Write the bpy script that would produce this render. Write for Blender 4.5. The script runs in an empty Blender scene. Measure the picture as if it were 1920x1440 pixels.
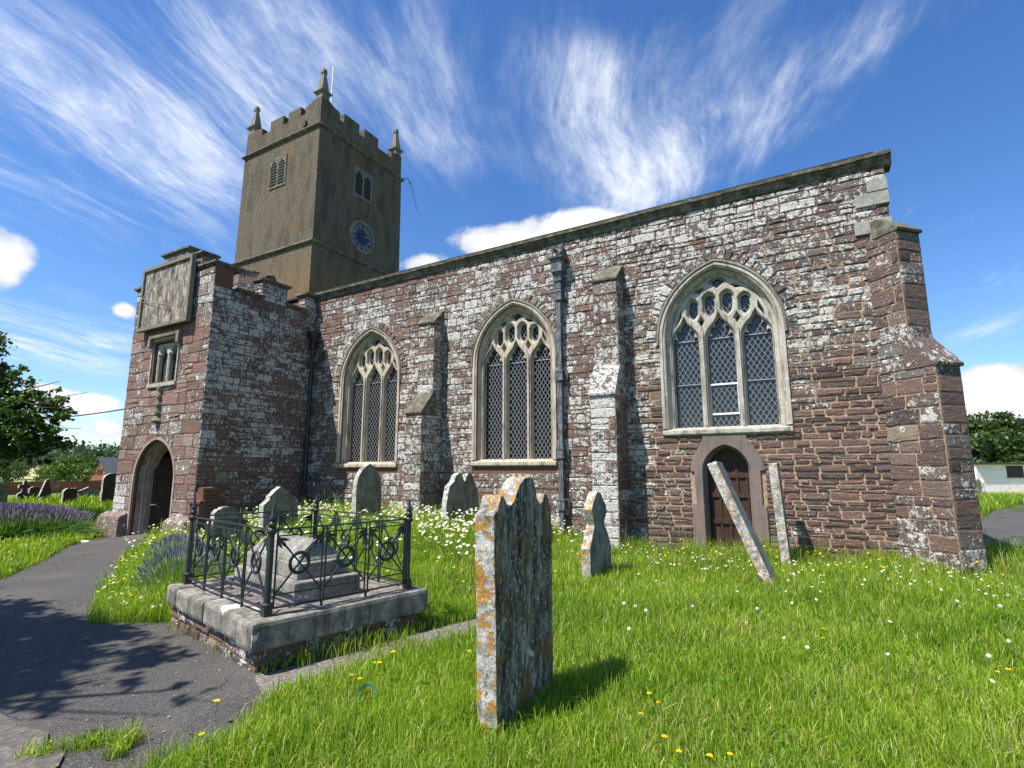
import bpy, bmesh, math, random
import numpy as np
from mathutils import Vector, Matrix, noise as mnoise
from mathutils.geometry import delaunay_2d_cdt
R = math.radians
rng = random.Random(7)
nrng = np.random.default_rng(11)
scene = bpy.context.scene
col = scene.collection

# ------------------------------------------------------------------ camera
F_PX, PITCH, YAW, CAMZ = 990.5, 9.256, 29.78, 1.6
cam_d = bpy.data.cameras.new('camera'); cam = bpy.data.objects.new('camera', cam_d); col.objects.link(cam)
cam.location = (0, 0, CAMZ); cam.rotation_euler = (R(90 + PITCH), 0, R(YAW))
cam_d.sensor_width = 36; cam_d.lens = F_PX / 1920 * 36; cam_d.clip_end = 6000; cam_d.clip_start = .05
scene.camera = cam
_f = Vector((-math.sin(R(YAW)) * math.cos(R(PITCH)), math.cos(R(YAW)) * math.cos(R(PITCH)), math.sin(R(PITCH))))
_r = Vector((math.cos(R(YAW)), math.sin(R(YAW)), 0)); _u = _r.cross(_f)
CAM = Vector((0, 0, CAMZ))
def ray(px, py): return _f + _r * ((px - 960) / F_PX) - _u * ((py - 720) / F_PX)
def on(px, py, axis, val):                      # the survey of the photo: a sight line meets a known plane
    d = ray(px, py); return CAM + d * ((val - CAM[axis]) / d[axis])
def at(px, py, dep): return CAM + ray(px, py) * dep

# ------------------------------------------------------------------ ground height
def S(t):
    t = np.clip(t, 0, 1); return t * t * (3 - 2 * t)
def G(x, y):
    x = np.asarray(x, float); y = np.asarray(y, float)
    gp = -.17 * np.clip((-x - 4) / 11, 0, 1)
    d = (x + 6.5) * .447 + (y - 3.0) * .894
    z = gp + (.26 - gp) * S((d - .15) / 3.6) * S((-x - 3) / 3.2)
    z = z + .25 * S((-x - 18) / 12) * S((y - 2) / 6)
    z = z + .03 * np.sin(x * .9 + 1) * np.sin(y * .8) * S((x + 3) / 2)
    r = np.hypot(x, y)
    z = z + 10.5 * S((r - 160) / 420) * (.75 + .25 * np.sin(np.arctan2(y, x) * 9 + 1.2))
    return z
def g1(x, y): return float(G(x, y))

# ------------------------------------------------------------------ object helpers
class MB:
    def __init__(s): s.v = []; s.f = []; s.mi = []; s.c = []; s.cc = (0, 0, 0, 1); s.m = 0
    def vert(s, p, c=None): s.v.append(tuple(p)); s.c.append(c or s.cc); return len(s.v) - 1
    def face(s, idx, m=None): s.f.append(tuple(idx)); s.mi.append(s.m if m is None else m)
    def box(s, a, b, M=None):
        x0, y0, z0 = a; x1, y1, z1 = b
        P = [(x0,y0,z0),(x1,y0,z0),(x1,y1,z0),(x0,y1,z0),(x0,y0,z1),(x1,y0,z1),(x1,y1,z1),(x0,y1,z1)]
        if M: P = [M @ Vector(p) for p in P]
        i = [s.vert(p) for p in P]
        for q in ((0,3,2,1),(4,5,6,7),(0,1,5,4),(1,2,6,5),(2,3,7,6),(3,0,4,7)): s.face([i[k] for k in q])
    def hexa(s, P):                              # 8 free corners, bottom ring then top ring
        i = [s.vert(p) for p in P]
        for q in ((0,3,2,1),(4,5,6,7),(0,1,5,4),(1,2,6,5),(2,3,7,6),(3,0,4,7)): s.face([i[k] for k in q])
    def rings(s, rs, closed=True, cap=True):
        ids = [[s.vert(p) for p in r] for r in rs]; n = len(ids[0])
        for a, b in zip(ids, ids[1:]):
            for k in range(n if closed else n - 1):
                s.face((a[k], a[(k+1) % n], b[(k+1) % n], b[k]))
        if cap and closed: s.face(ids[0][::-1]); s.face(ids[-1])
        return ids
    def tube(s, pts, r, n=8, cap=True):
        pts = [Vector(p) for p in pts]; rr = r if isinstance(r, (list, tuple)) else [r] * len(pts)
        rs = []; up = None
        for k, p in enumerate(pts):
            t = (pts[min(k+1, len(pts)-1)] - pts[max(k-1, 0)]).normalized()
            if up is None: up = Vector((0,0,1)) if abs(t.z) < .9 else Vector((1,0,0))
            sd = t.cross(up).normalized(); up = sd.cross(t).normalized()
            rs.append([p + (sd * math.cos(2*math.pi*j/n) + up * math.sin(2*math.pi*j/n)) * rr[k] for j in range(n)])
        s.rings(rs, cap=cap)
    def bar(s, a, b, w, h=None, up=(0,0,1)):
        a = Vector(a); b = Vector(b); h = h or w; t = (b - a).normalized(); u = Vector(up)
        if abs(t.dot(u)) > .95: u = Vector((0,1,0)) if abs(t.y) < .9 else Vector((1,0,0))
        sd = t.cross(u).normalized(); u = sd.cross(t)
        q = [sd*-w/2+u*-h/2, sd*w/2+u*-h/2, sd*w/2+u*h/2, sd*-w/2+u*h/2]
        s.rings([[a + k for k in q], [b + k for k in q]])
    def lathe(s, c, prof, n=12, axis=None):
        c = Vector(c); rs = []
        for r, z in prof:
            rs.append([c + Vector((r*math.cos(2*math.pi*j/n), r*math.sin(2*math.pi*j/n), z)) for j in range(n)])
        s.rings(rs)
    def prism(s, prof, place, d0, d1, m_side=None):   # prof: 2D outline (ccw), place(u,v,d) -> point
        a = [s.vert(place(u, v, d0)) for u, v in prof]; b = [s.vert(place(u, v, d1)) for u, v in prof]
        n = len(prof); s.face(a[::-1]); s.face(b)
        for k in range(n): s.face((a[k], a[(k+1)%n], b[(k+1)%n], b[k]), m_side)
    def mesh(s, name, origin=(0,0,0)):
        me = bpy.data.meshes.new(name); o = Vector(origin)
        me.from_pydata([tuple(Vector(p) - o) for p in s.v], [], s.f)
        if s.v:
            a = me.color_attributes.new('blk', 'FLOAT_COLOR', 'POINT')
            a.data.foreach_set('color', np.array(s.c, np.float32).ravel())
            me.polygons.foreach_set('material_index', np.array(s.mi, np.int32))
        me.update(); return me
def link(name, me, mats, parent=None, loc=None):
    o = bpy.data.objects.new(name, me); col.objects.link(o)
    for m in (mats if isinstance(mats, (list, tuple)) else [mats]): me.materials.append(m)
    if parent: o.parent = parent
    if loc is not None: o.location = loc
    return o
def fixn(me):
    bm = bmesh.new(); bm.from_mesh(me); bmesh.ops.recalc_face_normals(bm, faces=bm.faces); bm.to_mesh(me); bm.free()
def bev(me, w=.01, seg=2, ang=35):
    bm = bmesh.new(); bm.from_mesh(me); bmesh.ops.recalc_face_normals(bm, faces=bm.faces)
    ed = [e for e in bm.edges if len(e.link_faces) == 2 and e.calc_face_angle(0) > R(ang)]
    if ed: bmesh.ops.bevel(bm, geom=ed, offset=w, segments=seg, profile=.6, affect='EDGES', clamp_overlap=True)
    bm.to_mesh(me); bm.free()
def smooth(me, ang=None):
    me.polygons.foreach_set('use_smooth', np.ones(len(me.polygons), bool))
    if ang: me.set_sharp_from_angle(angle=R(ang))
def empty(name, loc, rz=0):
    o = bpy.data.objects.new(name, None); o.empty_display_size = .3; o.location = loc; o.rotation_euler = (0, 0, rz); col.objects.link(o); return o
def tag(o, label, cat=None, group=None, kind=None):
    if label: o['label'] = label
    if cat: o['category'] = cat
    if group: o['group'] = group
    if kind: o['kind'] = kind
    return o
def struct(o, label=None, kind='structure', cat=None):
    o['kind'] = kind
    if label: o['label'] = label
    if cat: o['category'] = cat
    return o
def bulk(name, V, Fc, mats, colr=None, attr='gcol', parent=None):   # fast mesh from numpy: faces all tris or all quads
    me = bpy.data.meshes.new(name); k = Fc.shape[1]
    me.vertices.add(len(V)); me.vertices.foreach_set('co', V.astype(np.float32).ravel())
    me.loops.add(Fc.size); me.loops.foreach_set('vertex_index', Fc.astype(np.int32).ravel())
    me.polygons.add(len(Fc)); me.polygons.foreach_set('loop_start', np.arange(0, Fc.size, k, dtype=np.int32))
    me.update(calc_edges=True)
    if colr is not None:
        a = me.color_attributes.new(attr, 'FLOAT_COLOR', 'POINT')
        c = np.ones((len(V), 4), np.float32); c[:, :3] = colr; a.data.foreach_set('color', c.ravel())
    return link(name, me, mats, parent)

# ------------------------------------------------------------------ node helpers
class NT:
    def __init__(s, name=None, nt=None):
        if nt is None:
            s.mat = bpy.data.materials.new(name); s.mat.use_nodes = True; s.nt = s.mat.node_tree
        else: s.nt = nt
        s.nt.nodes.clear()
    def put(s, sock, v):
        if isinstance(v, bpy.types.NodeSocket): s.nt.links.new(v, sock)
        elif isinstance(v, (tuple, list)) and len(v) == 3 and sock.type == 'RGBA': sock.default_value = (*v, 1)
        else: sock.default_value = v
    def n(s, t, ins=None, out=0, **props):
        nd = s.nt.nodes.new('ShaderNode' + t)
        for k, v in props.items(): setattr(nd, k, v)
        for k, v in (ins or {}).items(): s.put(nd.inputs[k], v)
        return nd.outputs[out] if out is not None else nd
    def m(s, op, a, b=0., c=0., clamp=False): return s.n('Math', {0: a, 1: b, 2: c}, operation=op, use_clamp=clamp)
    def mix(s, f, a, b, mode='MIX'):
        nd = s.nt.nodes.new('ShaderNodeMix'); nd.data_type = 'RGBA'; nd.blend_type = mode
        s.put(nd.inputs[0], f); s.put(nd.inputs[6], a); s.put(nd.inputs[7], b); return nd.outputs[2]
    def step(s, v, lo, hi): return s.n('MapRange', {0: v, 1: lo, 2: hi, 3: 0., 4: 1.}, interpolation_type='SMOOTHSTEP')
    def ramp(s, f, stops):
        nd = s.nt.nodes.new('ShaderNodeValToRGB'); cr = nd.color_ramp
        while len(cr.elements) < len(stops): cr.elements.new(.5)
        for e, (p, c) in zip(cr.elements, stops): e.position = p; e.color = (*c, 1)
        s.put(nd.inputs[0], f); return nd.outputs[0]
    def noise(s, vec, sc, det=6, rough=.6, dist=0., out=0):
        return s.n('TexNoise', {'Vector': vec, 'Scale': sc, 'Detail': det, 'Roughness': rough, 'Distortion': dist}, out=out)
    def obj(s): return s.n('TexCoord', out=3)
    def attr(s, name):
        nd = s.n('Attribute', out=None, attribute_name=name); return nd
    def sep(s, v): return s.n('SeparateXYZ', {0: v}, out=None)
    def sepc(s, v): return s.n('SeparateColor', {0: v}, out=None)
    def bump(s, h, st=.5, dist=.02): return s.n('Bump', {'Height': h, 'Strength': st, 'Distance': dist})
    def mapv(s, v, sc): return s.n('Mapping', {'Vector': v, 'Scale': sc})
    def done(s, base, rough=.85, nrm=None, spec=.3, metal=0.):
        b = s.n('BsdfPrincipled', {'Base Color': base, 'Roughness': rough, 'Metallic': metal, 'Specular IOR Level': spec}, out=None)
        if nrm is not None: s.put(b.inputs['Normal'], nrm)
        o = s.nt.nodes.new('ShaderNodeOutputMaterial'); s.nt.links.new(b.outputs[0], o.inputs[0]); return s.mat

# ------------------------------------------------------------------ materials
def m_masonry():
    t = NT('lichened_sandstone'); v = t.obj(); c = t.sepc(t.attr('blk').outputs['Color']); r, g, b = c.outputs[0], c.outputs[1], c.outputs[2]
    n1 = t.noise(v, 2.2, 5); n2 = t.noise(v, 11, 8, .68, .4); n3 = t.noise(v, 45, 6, .7); nm = t.noise(v, 24, 8, .72, .8)
    lay = t.noise(t.mapv(v, (2.5, 2.5, 26)), 1.6, 5, .6)
    purp = t.ramp(r, [(0, (.070,.052,.048)), (.3, (.120,.080,.070)), (.55, (.165,.100,.083)), (.75, (.20,.140,.112)), (.9, (.215,.115,.088)), (1, (.16,.15,.138))])
    red = t.ramp(r, [(0, (.110,.068,.054)), (.35, (.190,.108,.082)), (.65, (.240,.138,.103)), (.85, (.28,.195,.15)), (1, (.31,.25,.18))])
    pink = t.ramp(r, [(0, (.20,.110,.086)), (.4, (.28,.155,.122)), (.7, (.33,.21,.17)), (1, (.36,.275,.225))])
    base = t.mix(t.step(b, 0., .5), purp, red); base = t.mix(t.step(b, .5, 1.), base, pink)
    base = t.mix(1., base, t.ramp(t.m('ADD', t.m('MULTIPLY', n3, .7), t.m('MULTIPLY', lay, .3)), [(.28, (.30,.29,.29)), (.45, (.85,.85,.85)), (.58, (1.1,1.08,1.06)), (.75, (1.9,1.75,1.65))]), 'MULTIPLY')
    # grey-white crustose lichen, cover carried block by block in g
    ctr = lambda q, k: t.m('MULTIPLY', t.m('SUBTRACT', q, .5), k)
    val = t.m('ADD', t.m('ADD', ctr(n2, 1.15), ctr(nm, .85)), t.m('ADD', ctr(n1, .45), t.m('ADD', ctr(g, .80), .5)))
    mask = t.step(val, .515, .575)
    lc = t.ramp(n3, [(.25, (.26,.25,.23)), (.43, (.50,.48,.44)), (.6, (.72,.695,.645)), (.85, (.82,.80,.75))])
    dark = t.step(t.noise(v, 30, 6, .75, 1.), .53, .60)
    lc = t.mix(t.m('MULTIPLY', dark, .75), lc, (.09,.085,.08))
    base = t.mix(t.m('MULTIPLY', t.step(val, .36, .46), .5), base, (.15,.135,.12)); base = t.mix(t.m('MULTIPLY', t.step(val, .45, .50), .55), base, (.06,.053,.047))
    col_ = t.mix(mask, base, lc)
    # round rosettes of lichen
    wv = t.n('VectorMath', {0: v, 1: t.n('VectorMath', {0: t.noise(v, 8, 3, out=1), 'Scale': .06}, operation='SCALE')}, operation='ADD')
    for sc, thr, seed in ((4.2, .62, 0.), (9.5, .60, 3.1)):
        vo = t.n('TexVoronoi', {'Vector': t.n('VectorMath', {0: wv, 1: (seed, seed, seed)}, operation='ADD'), 'Scale': sc}, out=None)
        rad = t.m('MULTIPLY', t.step(t.sepc(vo.outputs['Color']).outputs[0], thr, 1.), .36)
        rad = t.m('MULTIPLY', rad, t.step(g, .12, .5))
        q = t.m('DIVIDE', vo.outputs['Distance'], t.m('MAXIMUM', rad, .001))
        q = t.m('ADD', q, t.m('MULTIPLY', t.m('SUBTRACT', n3, .5), .5))
        inside = t.m('SUBTRACT', 1., t.step(q, .92, 1.05))
        rc = t.ramp(q, [(0, (.55,.55,.51)), (.35, (.20,.195,.185)), (.6, (.42,.42,.40)), (.85, (.72,.71,.67))])
        col_ = t.mix(inside, col_, rc)
    sk = t.m('MULTIPLY', t.step(t.noise(v, 52, 5, .75, .3), .57, .62), .62); col_ = t.mix(sk, col_, (.46,.45,.425))
    och = t.m('MULTIPLY', t.step(t.noise(v, 6, 6, .65), .63, .70), .55)
    col_ = t.mix(och, col_, (.27,.15,.06))
    h = t.m('ADD', t.m('MULTIPLY', n2, .7), t.m('ADD', t.m('MULTIPLY', n3, .5), t.m('ADD', t.m('MULTIPLY', mask, .18), t.m('MULTIPLY', lay, .45))))
    return t.done(col_, .92, t.bump(h, 1., .045), .15)
def m_mortar():
    t = NT('lime_mortar'); v = t.obj(); c = t.sepc(t.attr('blk').outputs['Color'])
    n = t.noise(v, 30, 7, .7); k = t.noise(v, 3, 4)
    a = t.ramp(n, [(.3, (.07,.042,.030)), (.55, (.165,.095,.066)), (.75, (.26,.165,.115))])
    p = t.ramp(n, [(.3, (.20,.125,.085)), (.55, (.42,.285,.19)), (.75, (.58,.43,.31))])
    x = t.sep(v); zz = t.m('SUBTRACT', 1., t.step(x.outputs[2], 2.5, 7.5)); q = t.m('MULTIPLY', t.step(x.outputs[0], 2.6, 5.6), t.m('ADD', .25, t.m('MULTIPLY', zz, .75)))
    base = t.mix(t.step(t.m('ADD', q, t.m('MULTIPLY', t.m('SUBTRACT', k, .5), .8)), .3, .75), a, p)
    return t.done(base, .95, t.bump(n, .9, .02), .1)
def m_ashlar(name, c0, c1, stain, lich=.55, orange=0.):
    t = NT(name); v = t.obj(); n = t.noise(v, 5, 7, .65); f = t.noise(v, 40, 6, .7); w = t.noise(t.mapv(v, (5, 5, .8)), 2, 5, .6); big = t.noise(v, 1.6, 3)
    base = t.mix(t.step(t.m('ADD', t.m('MULTIPLY', n, .5), t.m('MULTIPLY', big, .5)), .36, .64), c0, c1); base = t.mix(t.m('MULTIPLY', t.step(w, .48, .68), .8), base, stain)
    l = t.step(t.m('ADD', t.m('MULTIPLY', n, .5), t.m('MULTIPLY', f, .5)), lich, lich + .06)
    base = t.mix(l, base, (.60,.59,.55))
    if orange: base = t.mix(t.step(t.noise(v, 7, 6, .7, .5), 1 - orange, 1.05 - orange), base, (.48,.24,.05))
    base = t.mix(1., base, t.ramp(f, [(.25, (.55,.55,.55)), (.55, (1,1,1)), (.8, (1.25,1.25,1.25))]), 'MULTIPLY')
    return t.done(base, .9, t.bump(t.m('ADD', f, t.m('MULTIPLY', n, .6)), .6, .012), .2)
def m_grave_face(name='weathered_grave_face', ochre=.0):
    t = NT(name); v = t.obj(); st = t.noise(t.mapv(v, (6, 6, 1.6)), 2.1, 7, .68, .6); st2 = t.noise(t.mapv(v, (13, 13, 3.2)), 2., 7, .72, .8)
    n = t.noise(v, 5, 7, .65, .5); f = t.noise(v, 60, 6, .75)
    base = t.ramp(st, [(.3, (.030,.028,.025)), (.42, (.085,.078,.069)), (.52, (.22,.21,.19)), (.66, (.52,.51,.48))])
    base = t.mix(t.m('MULTIPLY', t.step(st2, .53, .60), .85), base, (.030,.027,.023))
    base = t.mix(t.step(t.noise(v, 24, 6, .75), .565, .60), base, (.58,.57,.53))
    base = t.mix(t.m('MULTIPLY', t.step(n, .53 - ochre, .61 - ochre), .8), base, (.27,.16,.05))
    base = t.mix(t.step(t.noise(v, 3.4, 6, .6, .9), .66, .69), base, (.58,.61,.60))
    base = t.mix(1., base, t.ramp(f, [(.25, (.55,.5,.42)), (.55, (1.15,1.04,.88)), (.8, (1.55,1.4,1.2))]), 'MULTIPLY')
    return t.done(base, .95, t.bump(t.m('ADD', f, t.m('ADD', st2, st)), .9, .02), .1)
def m_grave_plain(name, c0, c1, ochre):
    t = NT(name); v = t.obj(); n = t.noise(v, 4, 7, .65, .4); f = t.noise(v, 50, 6, .75); st = t.noise(t.mapv(v, (9, 9, 1.5)), 2, 6, .65); z = t.sep(v).outputs[2]
    base = t.mix(t.step(n, .3, .7), c0, c1)
    base = t.mix(t.m('MULTIPLY', t.step(st, .5, .62), .55), base, (.05,.048,.04))
    base = t.mix(t.m('MULTIPLY', t.step(t.m('ADD', t.m('MULTIPLY', z, -.25), n), .52 - ochre, .62 - ochre), .85), base, (.22,.125,.04))
    base = t.mix(t.step(t.noise(v, 16, 6, .7), .64, .68), base, (.42,.42,.39))
    base = t.mix(1., base, t.ramp(f, [(.25, (.55,.55,.55)), (.55, (1,1,1)), (.8, (1.3,1.3,1.3))]), 'MULTIPLY')
    return t.done(base, .95, t.bump(t.m('ADD', f, n), .8, .012), .1)
def m_grave_edge(name='lichened_grave_edge', amt=.5):
    t = NT(name); v = t.obj(); n = t.noise(v, 9, 7, .68, .6); f = t.noise(v, 55, 6, .75); o = t.noise(v, 11, 6, .66, .4); k = t.noise(v, 30, 6, .72)
    base = t.ramp(n, [(.32, (.10,.095,.085)), (.44, (.31,.30,.27)), (.55, (.56,.54,.50)), (.72, (.74,.72,.68))])
    base = t.mix(t.step(k, .56, .62), base, (.13,.115,.095))
    om = t.step(t.m('ADD', t.m('MULTIPLY', o, .75), t.m('MULTIPLY', k, .25)), 1.06 - amt, 1.10 - amt)
    base = t.mix(om, base, t.ramp(k, [(.35, (.30,.14,.03)), (.6, (.56,.30,.07))]))
    base = t.mix(1., base, t.ramp(f, [(.25, (.6,.6,.6)), (.55, (1,1,1)), (.8, (1.2,1.2,1.2))]), 'MULTIPLY')
    return t.done(base, .95, t.bump(t.m('ADD', f, t.m('ADD', n, k)), .9, .015), .1)
def m_roughcast():
    t = NT('roughcast_render'); v = t.obj(); f = t.noise(v, 34, 5, .75); n = t.noise(v, .9, 6, .6); w = t.noise(t.mapv(v, (2, 2, .5)), 1.1, 7, .65); z = t.sep(v).outputs[2]
    base = t.ramp(t.m('ADD', t.m('MULTIPLY', f, .6), t.m('MULTIPLY', t.noise(v, 11, 6, .75), .4)), [(.33, (.040,.034,.026)), (.5, (.125,.104,.076)), (.66, (.30,.26,.20))])
    base = t.mix(t.m('MULTIPLY', t.step(w, .46, .62), .6), base, (.060,.053,.042))
    base = t.mix(t.m('MULTIPLY', t.step(n, .56, .68), .45), base, (.20,.12,.035))
    base = t.mix(t.m('MULTIPLY', t.m('SUBTRACT', 1., t.step(z, 8.2, 11.4)), .45), base, (.25,.165,.06))
    vo = t.n('TexVoronoi', {'Vector': v, 'Scale': 5.}, out=None)
    sp = t.m('LESS_THAN', vo.outputs['Distance'], t.m('MULTIPLY', t.step(t.sepc(vo.outputs['Color']).outputs[1], .72, 1.), .13))
    base = t.mix(sp, base, (.52,.49,.42))
    return t.done(base, .95, t.bump(f, .9, .03), .1)
def m_simple(name, stops, sc=12, rough=.8, bump=.4, dist=.01, spec=.3, metal=0., stretch=None, det=6):
    t = NT(name); v = t.obj()
    if stretch: v = t.mapv(v, stretch)
    n = t.noise(v, sc, det, .68, .3); return t.done(t.ramp(n, stops), rough, t.bump(n, bump, dist), spec, metal)
def m_coping():
    t = NT('mossy_coping_stone'); v = t.obj(); n = t.noise(v, 6, 7, .68); f = t.noise(v, 38, 6, .75)
    base = t.ramp(n, [(.3, (.05,.045,.033)), (.5, (.13,.12,.09)), (.66, (.25,.235,.19)), (.8, (.45,.44,.40))])
    base = t.mix(t.step(f, .56, .64), base, (.035,.03,.022))
    return t.done(base, .95, t.bump(t.m('ADD', f, n), .9, .02), .1)
def m_kerb():
    t = NT('lichened_kerb_stone'); v = t.obj(); n = t.noise(v, 7, 7, .68); f = t.noise(v, 70, 5, .75); p = t.noise(v, 2.9, 5, .55, .5); st = t.noise(t.mapv(v, (9, 9, 1)), 1.3, 5)
    base = t.ramp(n, [(.3, (.09,.082,.066)), (.5, (.24,.222,.185)), (.7, (.42,.40,.34))])
    base = t.mix(t.m('MULTIPLY', t.step(st, .5, .62), .5), base, (.05,.045,.042))
    base = t.mix(t.step(p, .63, .65), base, (.56,.57,.53))
    base = t.mix(1., base, t.ramp(f, [(.25, (.5,.5,.5)), (.55, (1,1,1)), (.8, (1.4,1.4,1.4))]), 'MULTIPLY')
    return t.done(base, .92, t.bump(t.m('ADD', f, n), .8, .012), .2)
def m_asphalt():
    t = NT('worn_asphalt'); v = t.obj(); f = t.noise(v, 95, 4, .8); n = t.noise(v, 1.1, 6, .6); g = t.n('TexVoronoi', {'Vector': v, 'Scale': 120.}, out=None)
    base = t.ramp(f, [(.3, (.030,.029,.028)), (.52, (.074,.070,.065)), (.7, (.165,.155,.145))])
    base = t.mix(t.m('MULTIPLY', t.step(n, .42, .7), .55), base, (.125,.112,.098))
    base = t.mix(t.m('MULTIPLY', t.step(t.sepc(g.outputs['Color']).outputs[0], .90, .96), .55), base, (.27,.25,.23))
    ms = t.noise(v, .8, 7, .68, .5); base = t.mix(t.m('MULTIPLY', t.step(ms, .56, .66), .6), base, (.13,.11,.085)); base = t.mix(t.m('MULTIPLY', t.step(t.noise(v, 2.3, 7, .7), .60, .68), .5), base, (.045,.043,.04))
    crk = t.n('TexVoronoi', {'Vector': t.n('VectorMath', {0: v, 1: t.n('VectorMath', {0: t.noise(v, 3, 4, out=1), 'Scale': .5}, operation='SCALE')}, operation='ADD'), 'Scale': .55}, feature='DISTANCE_TO_EDGE')
    base = t.mix(t.m('SUBTRACT', 1., t.step(crk, .001, .006)), base, (.035,.034,.03))
    return t.done(base, .9, t.bump(t.m('ADD', f, g.outputs['Distance']), .8, .008), .25)
def m_soil():
    t = NT('meadow_soil'); v = t.obj(); n = t.noise(v, 3, 6); f = t.noise(v, 40, 6, .75)
    base = t.mix(n, (.030,.050,.010), (.060,.082,.018)); base = t.mix(t.step(f, .5, .7), base, (.10,.115,.035))
    x = t.sep(v); r = t.m('SQRT', t.m('ADD', t.m('POWER', x.outputs[0], 2.), t.m('POWER', x.outputs[1], 2.)))
    far = t.step(r, 25., 60.); k = t.noise(v, .012, 3, .5); k2 = t.noise(v, .05, 5, .6)
    fc = t.ramp(k, [(.35, (.10,.16,.035)), (.47, (.17,.21,.06)), (.52, (.42,.38,.17)), (.62, (.12,.20,.04))]); fc = t.mix(t.m('MULTIPLY', k2, .4), fc, (.06,.11,.025))
    return t.done(t.mix(far, base, fc), .95, t.bump(f, .6, .02), .1)
def m_leaf(name, attr='gcol', trans=.35, rough=.5, spec=.35):
    t = NT(name); c = t.attr(attr).outputs['Color']
    p = t.n('BsdfPrincipled', {'Base Color': c, 'Roughness': rough, 'Specular IOR Level': spec})
    tr = t.n('BsdfTranslucent', {'Color': t.mix(1., c, (1.5, 1.6, .55), 'MULTIPLY')})
    mx = t.n('MixShader', {0: trans, 1: p, 2: tr}); o = t.nt.nodes.new('ShaderNodeOutputMaterial'); t.nt.links.new(mx, o.inputs[0]); return t.mat
def m_glass():
    t = NT('old_leaded_glass'); v = t.obj(); vo = t.n('TexVoronoi', {'Vector': v, 'Scale': 9.}, out=None); w = t.noise(v, 4, 3)
    h = t.m('ADD', t.sepc(vo.outputs['Color']).outputs[0], t.m('MULTIPLY', w, 2.))
    return t.done((.008,.010,.012), .06, t.bump(h, .16, .02), .6)
def m_flat(name, c, rough=.6, spec=.4, metal=0.):
    t = NT(name); v = t.obj(); n = t.noise(v, 30, 4); return t.done(t.mix(n, tuple(k * .75 for k in c), tuple(min(1, k * 1.25) for k in c)), rough, None, spec, metal)

M_WALL, M_MORT = m_masonry(), m_mortar()
M_ASH = m_ashlar('pale_dressed_stone', (.37,.33,.262), (.50,.475,.415), (.15,.138,.118), .56)
M_ASHG = m_ashlar('grey_weathered_hood_stone', (.17,.15,.115), (.26,.235,.18), (.10,.09,.07), .62)
M_DOORST = m_ashlar('purple_dressed_stone', (.16,.135,.12), (.235,.175,.15), (.12,.105,.095), .66)
M_CAP, M_KERB, M_ASPH, M_SOIL, M_RC = m_coping(), m_kerb(), m_asphalt(), m_soil(), m_roughcast()
M_FACE, M_EDGE = m_grave_face(), m_grave_edge(amt=.555)
M_FACE2 = m_grave_plain('mossy_grave_face', (.13,.128,.092), (.30,.29,.23), .02)
M_FACE3 = m_grave_plain('grey_grave_face', (.15,.16,.15), (.36,.37,.35), .0)
M_EDGE2 = m_grave_edge('pale_grave_edge', .46); M_EDGE3 = m_grave_edge('speckled_slab_edge', .525)
M_REDST = m_simple('red_sandstone_dressed', [(.3, (.13,.060,.047)), (.7, (.22,.11,.085))], 14, .85, .3)
M_IRON = m_simple('black_painted_iron', [(.3, (.012,.014,.016)), (.6, (.028,.033,.036)), (.75, (.07,.06,.05))], 40, .42, .3, .004, .5)
M_IRONB = m_simple('black_cast_pipe', [(.3, (.008,.009,.011)), (.7, (.02,.022,.025))], 20, .35, .2, .004, .5)
M_LEAD = m_simple('weathered_lead', [(.3, (.025,.027,.03)), (.47, (.075,.082,.09)), (.6, (.18,.195,.21)), (.75, (.45,.45,.44))], 5, .55, .3, .006, .4, .25, (6, 6, 1.2))
M_LATT = m_simple('lead_came', [(.3, (.20,.205,.205)), (.7, (.34,.345,.34))], 30, .6, .1, .003, .3, .2)
M_WHITE = m_flat('white_painted_bar', (.72,.72,.68), .5)
M_GLASS = m_glass()
M_WOOD = m_simple('dark_oak_door', [(.3, (.022,.011,.008)), (.55, (.055,.026,.018)), (.75, (.10,.05,.035))], 3, .6, .5, .006, .3, 0., (14, 14, 1))
M_TIM = m_simple('grey_weathered_timber', [(.3, (.10,.09,.07)), (.6, (.22,.20,.16)), (.8, (.33,.31,.26))], 3, .85, .4, .006, .2, 0., (10, 10, 2))
M_DIAL = NT('worn_sundial_plaster'); _v = M_DIAL.obj(); _a = M_DIAL.noise(M_DIAL.mapv(_v, (3, 3, 1.1)), 2.2, 8, .7, .6); _b = M_DIAL.noise(_v, 14, 7, .72)
M_DIAL = M_DIAL.done(M_DIAL.mix(M_DIAL.step(_b, .56, .64), M_DIAL.ramp(_a, [(.36, (.05,.048,.045)), (.48, (.17,.15,.125)), (.58, (.36,.31,.245)), (.72, (.52,.46,.38))]), (.16,.085,.06)), .9, M_DIAL.bump(_b, .5, .01), .15)
M_NAVY = m_flat('navy_clock_enamel', (.009,.012,.030), .4)
M_CREAM = m_flat('pale_clock_paint', (.12,.135,.16), .5)
M_BRICK = NT('red_brick_wall'); _v = M_BRICK.obj(); _n = M_BRICK.noise(_v, 20, 6, .7); _k = M_BRICK.noise(_v, 1.2, 4)
M_BRICK = M_BRICK.done(M_BRICK.mix(M_BRICK.step(_k, .55, .7), M_BRICK.ramp(_n, [(.3, (.16,.055,.03)), (.55, (.30,.11,.06)), (.75, (.38,.19,.12))]), (.30,.16,.10)), .9, M_BRICK.bump(_n, .5, .02), .15)
M_SLATE = m_simple('grey_roof_slate', [(.3, (.055,.058,.065)), (.55, (.11,.115,.125)), (.75, (.19,.19,.19))], 3, .7, .5, .02, .3, 0., (1.2, 1.2, 9))
M_WHITEW = m_simple('whitewashed_wall', [(.3, (.55,.54,.50)), (.5, (.72,.71,.68)), (.75, (.80,.79,.77))], 2.5, .9, .3, .01)
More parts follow.
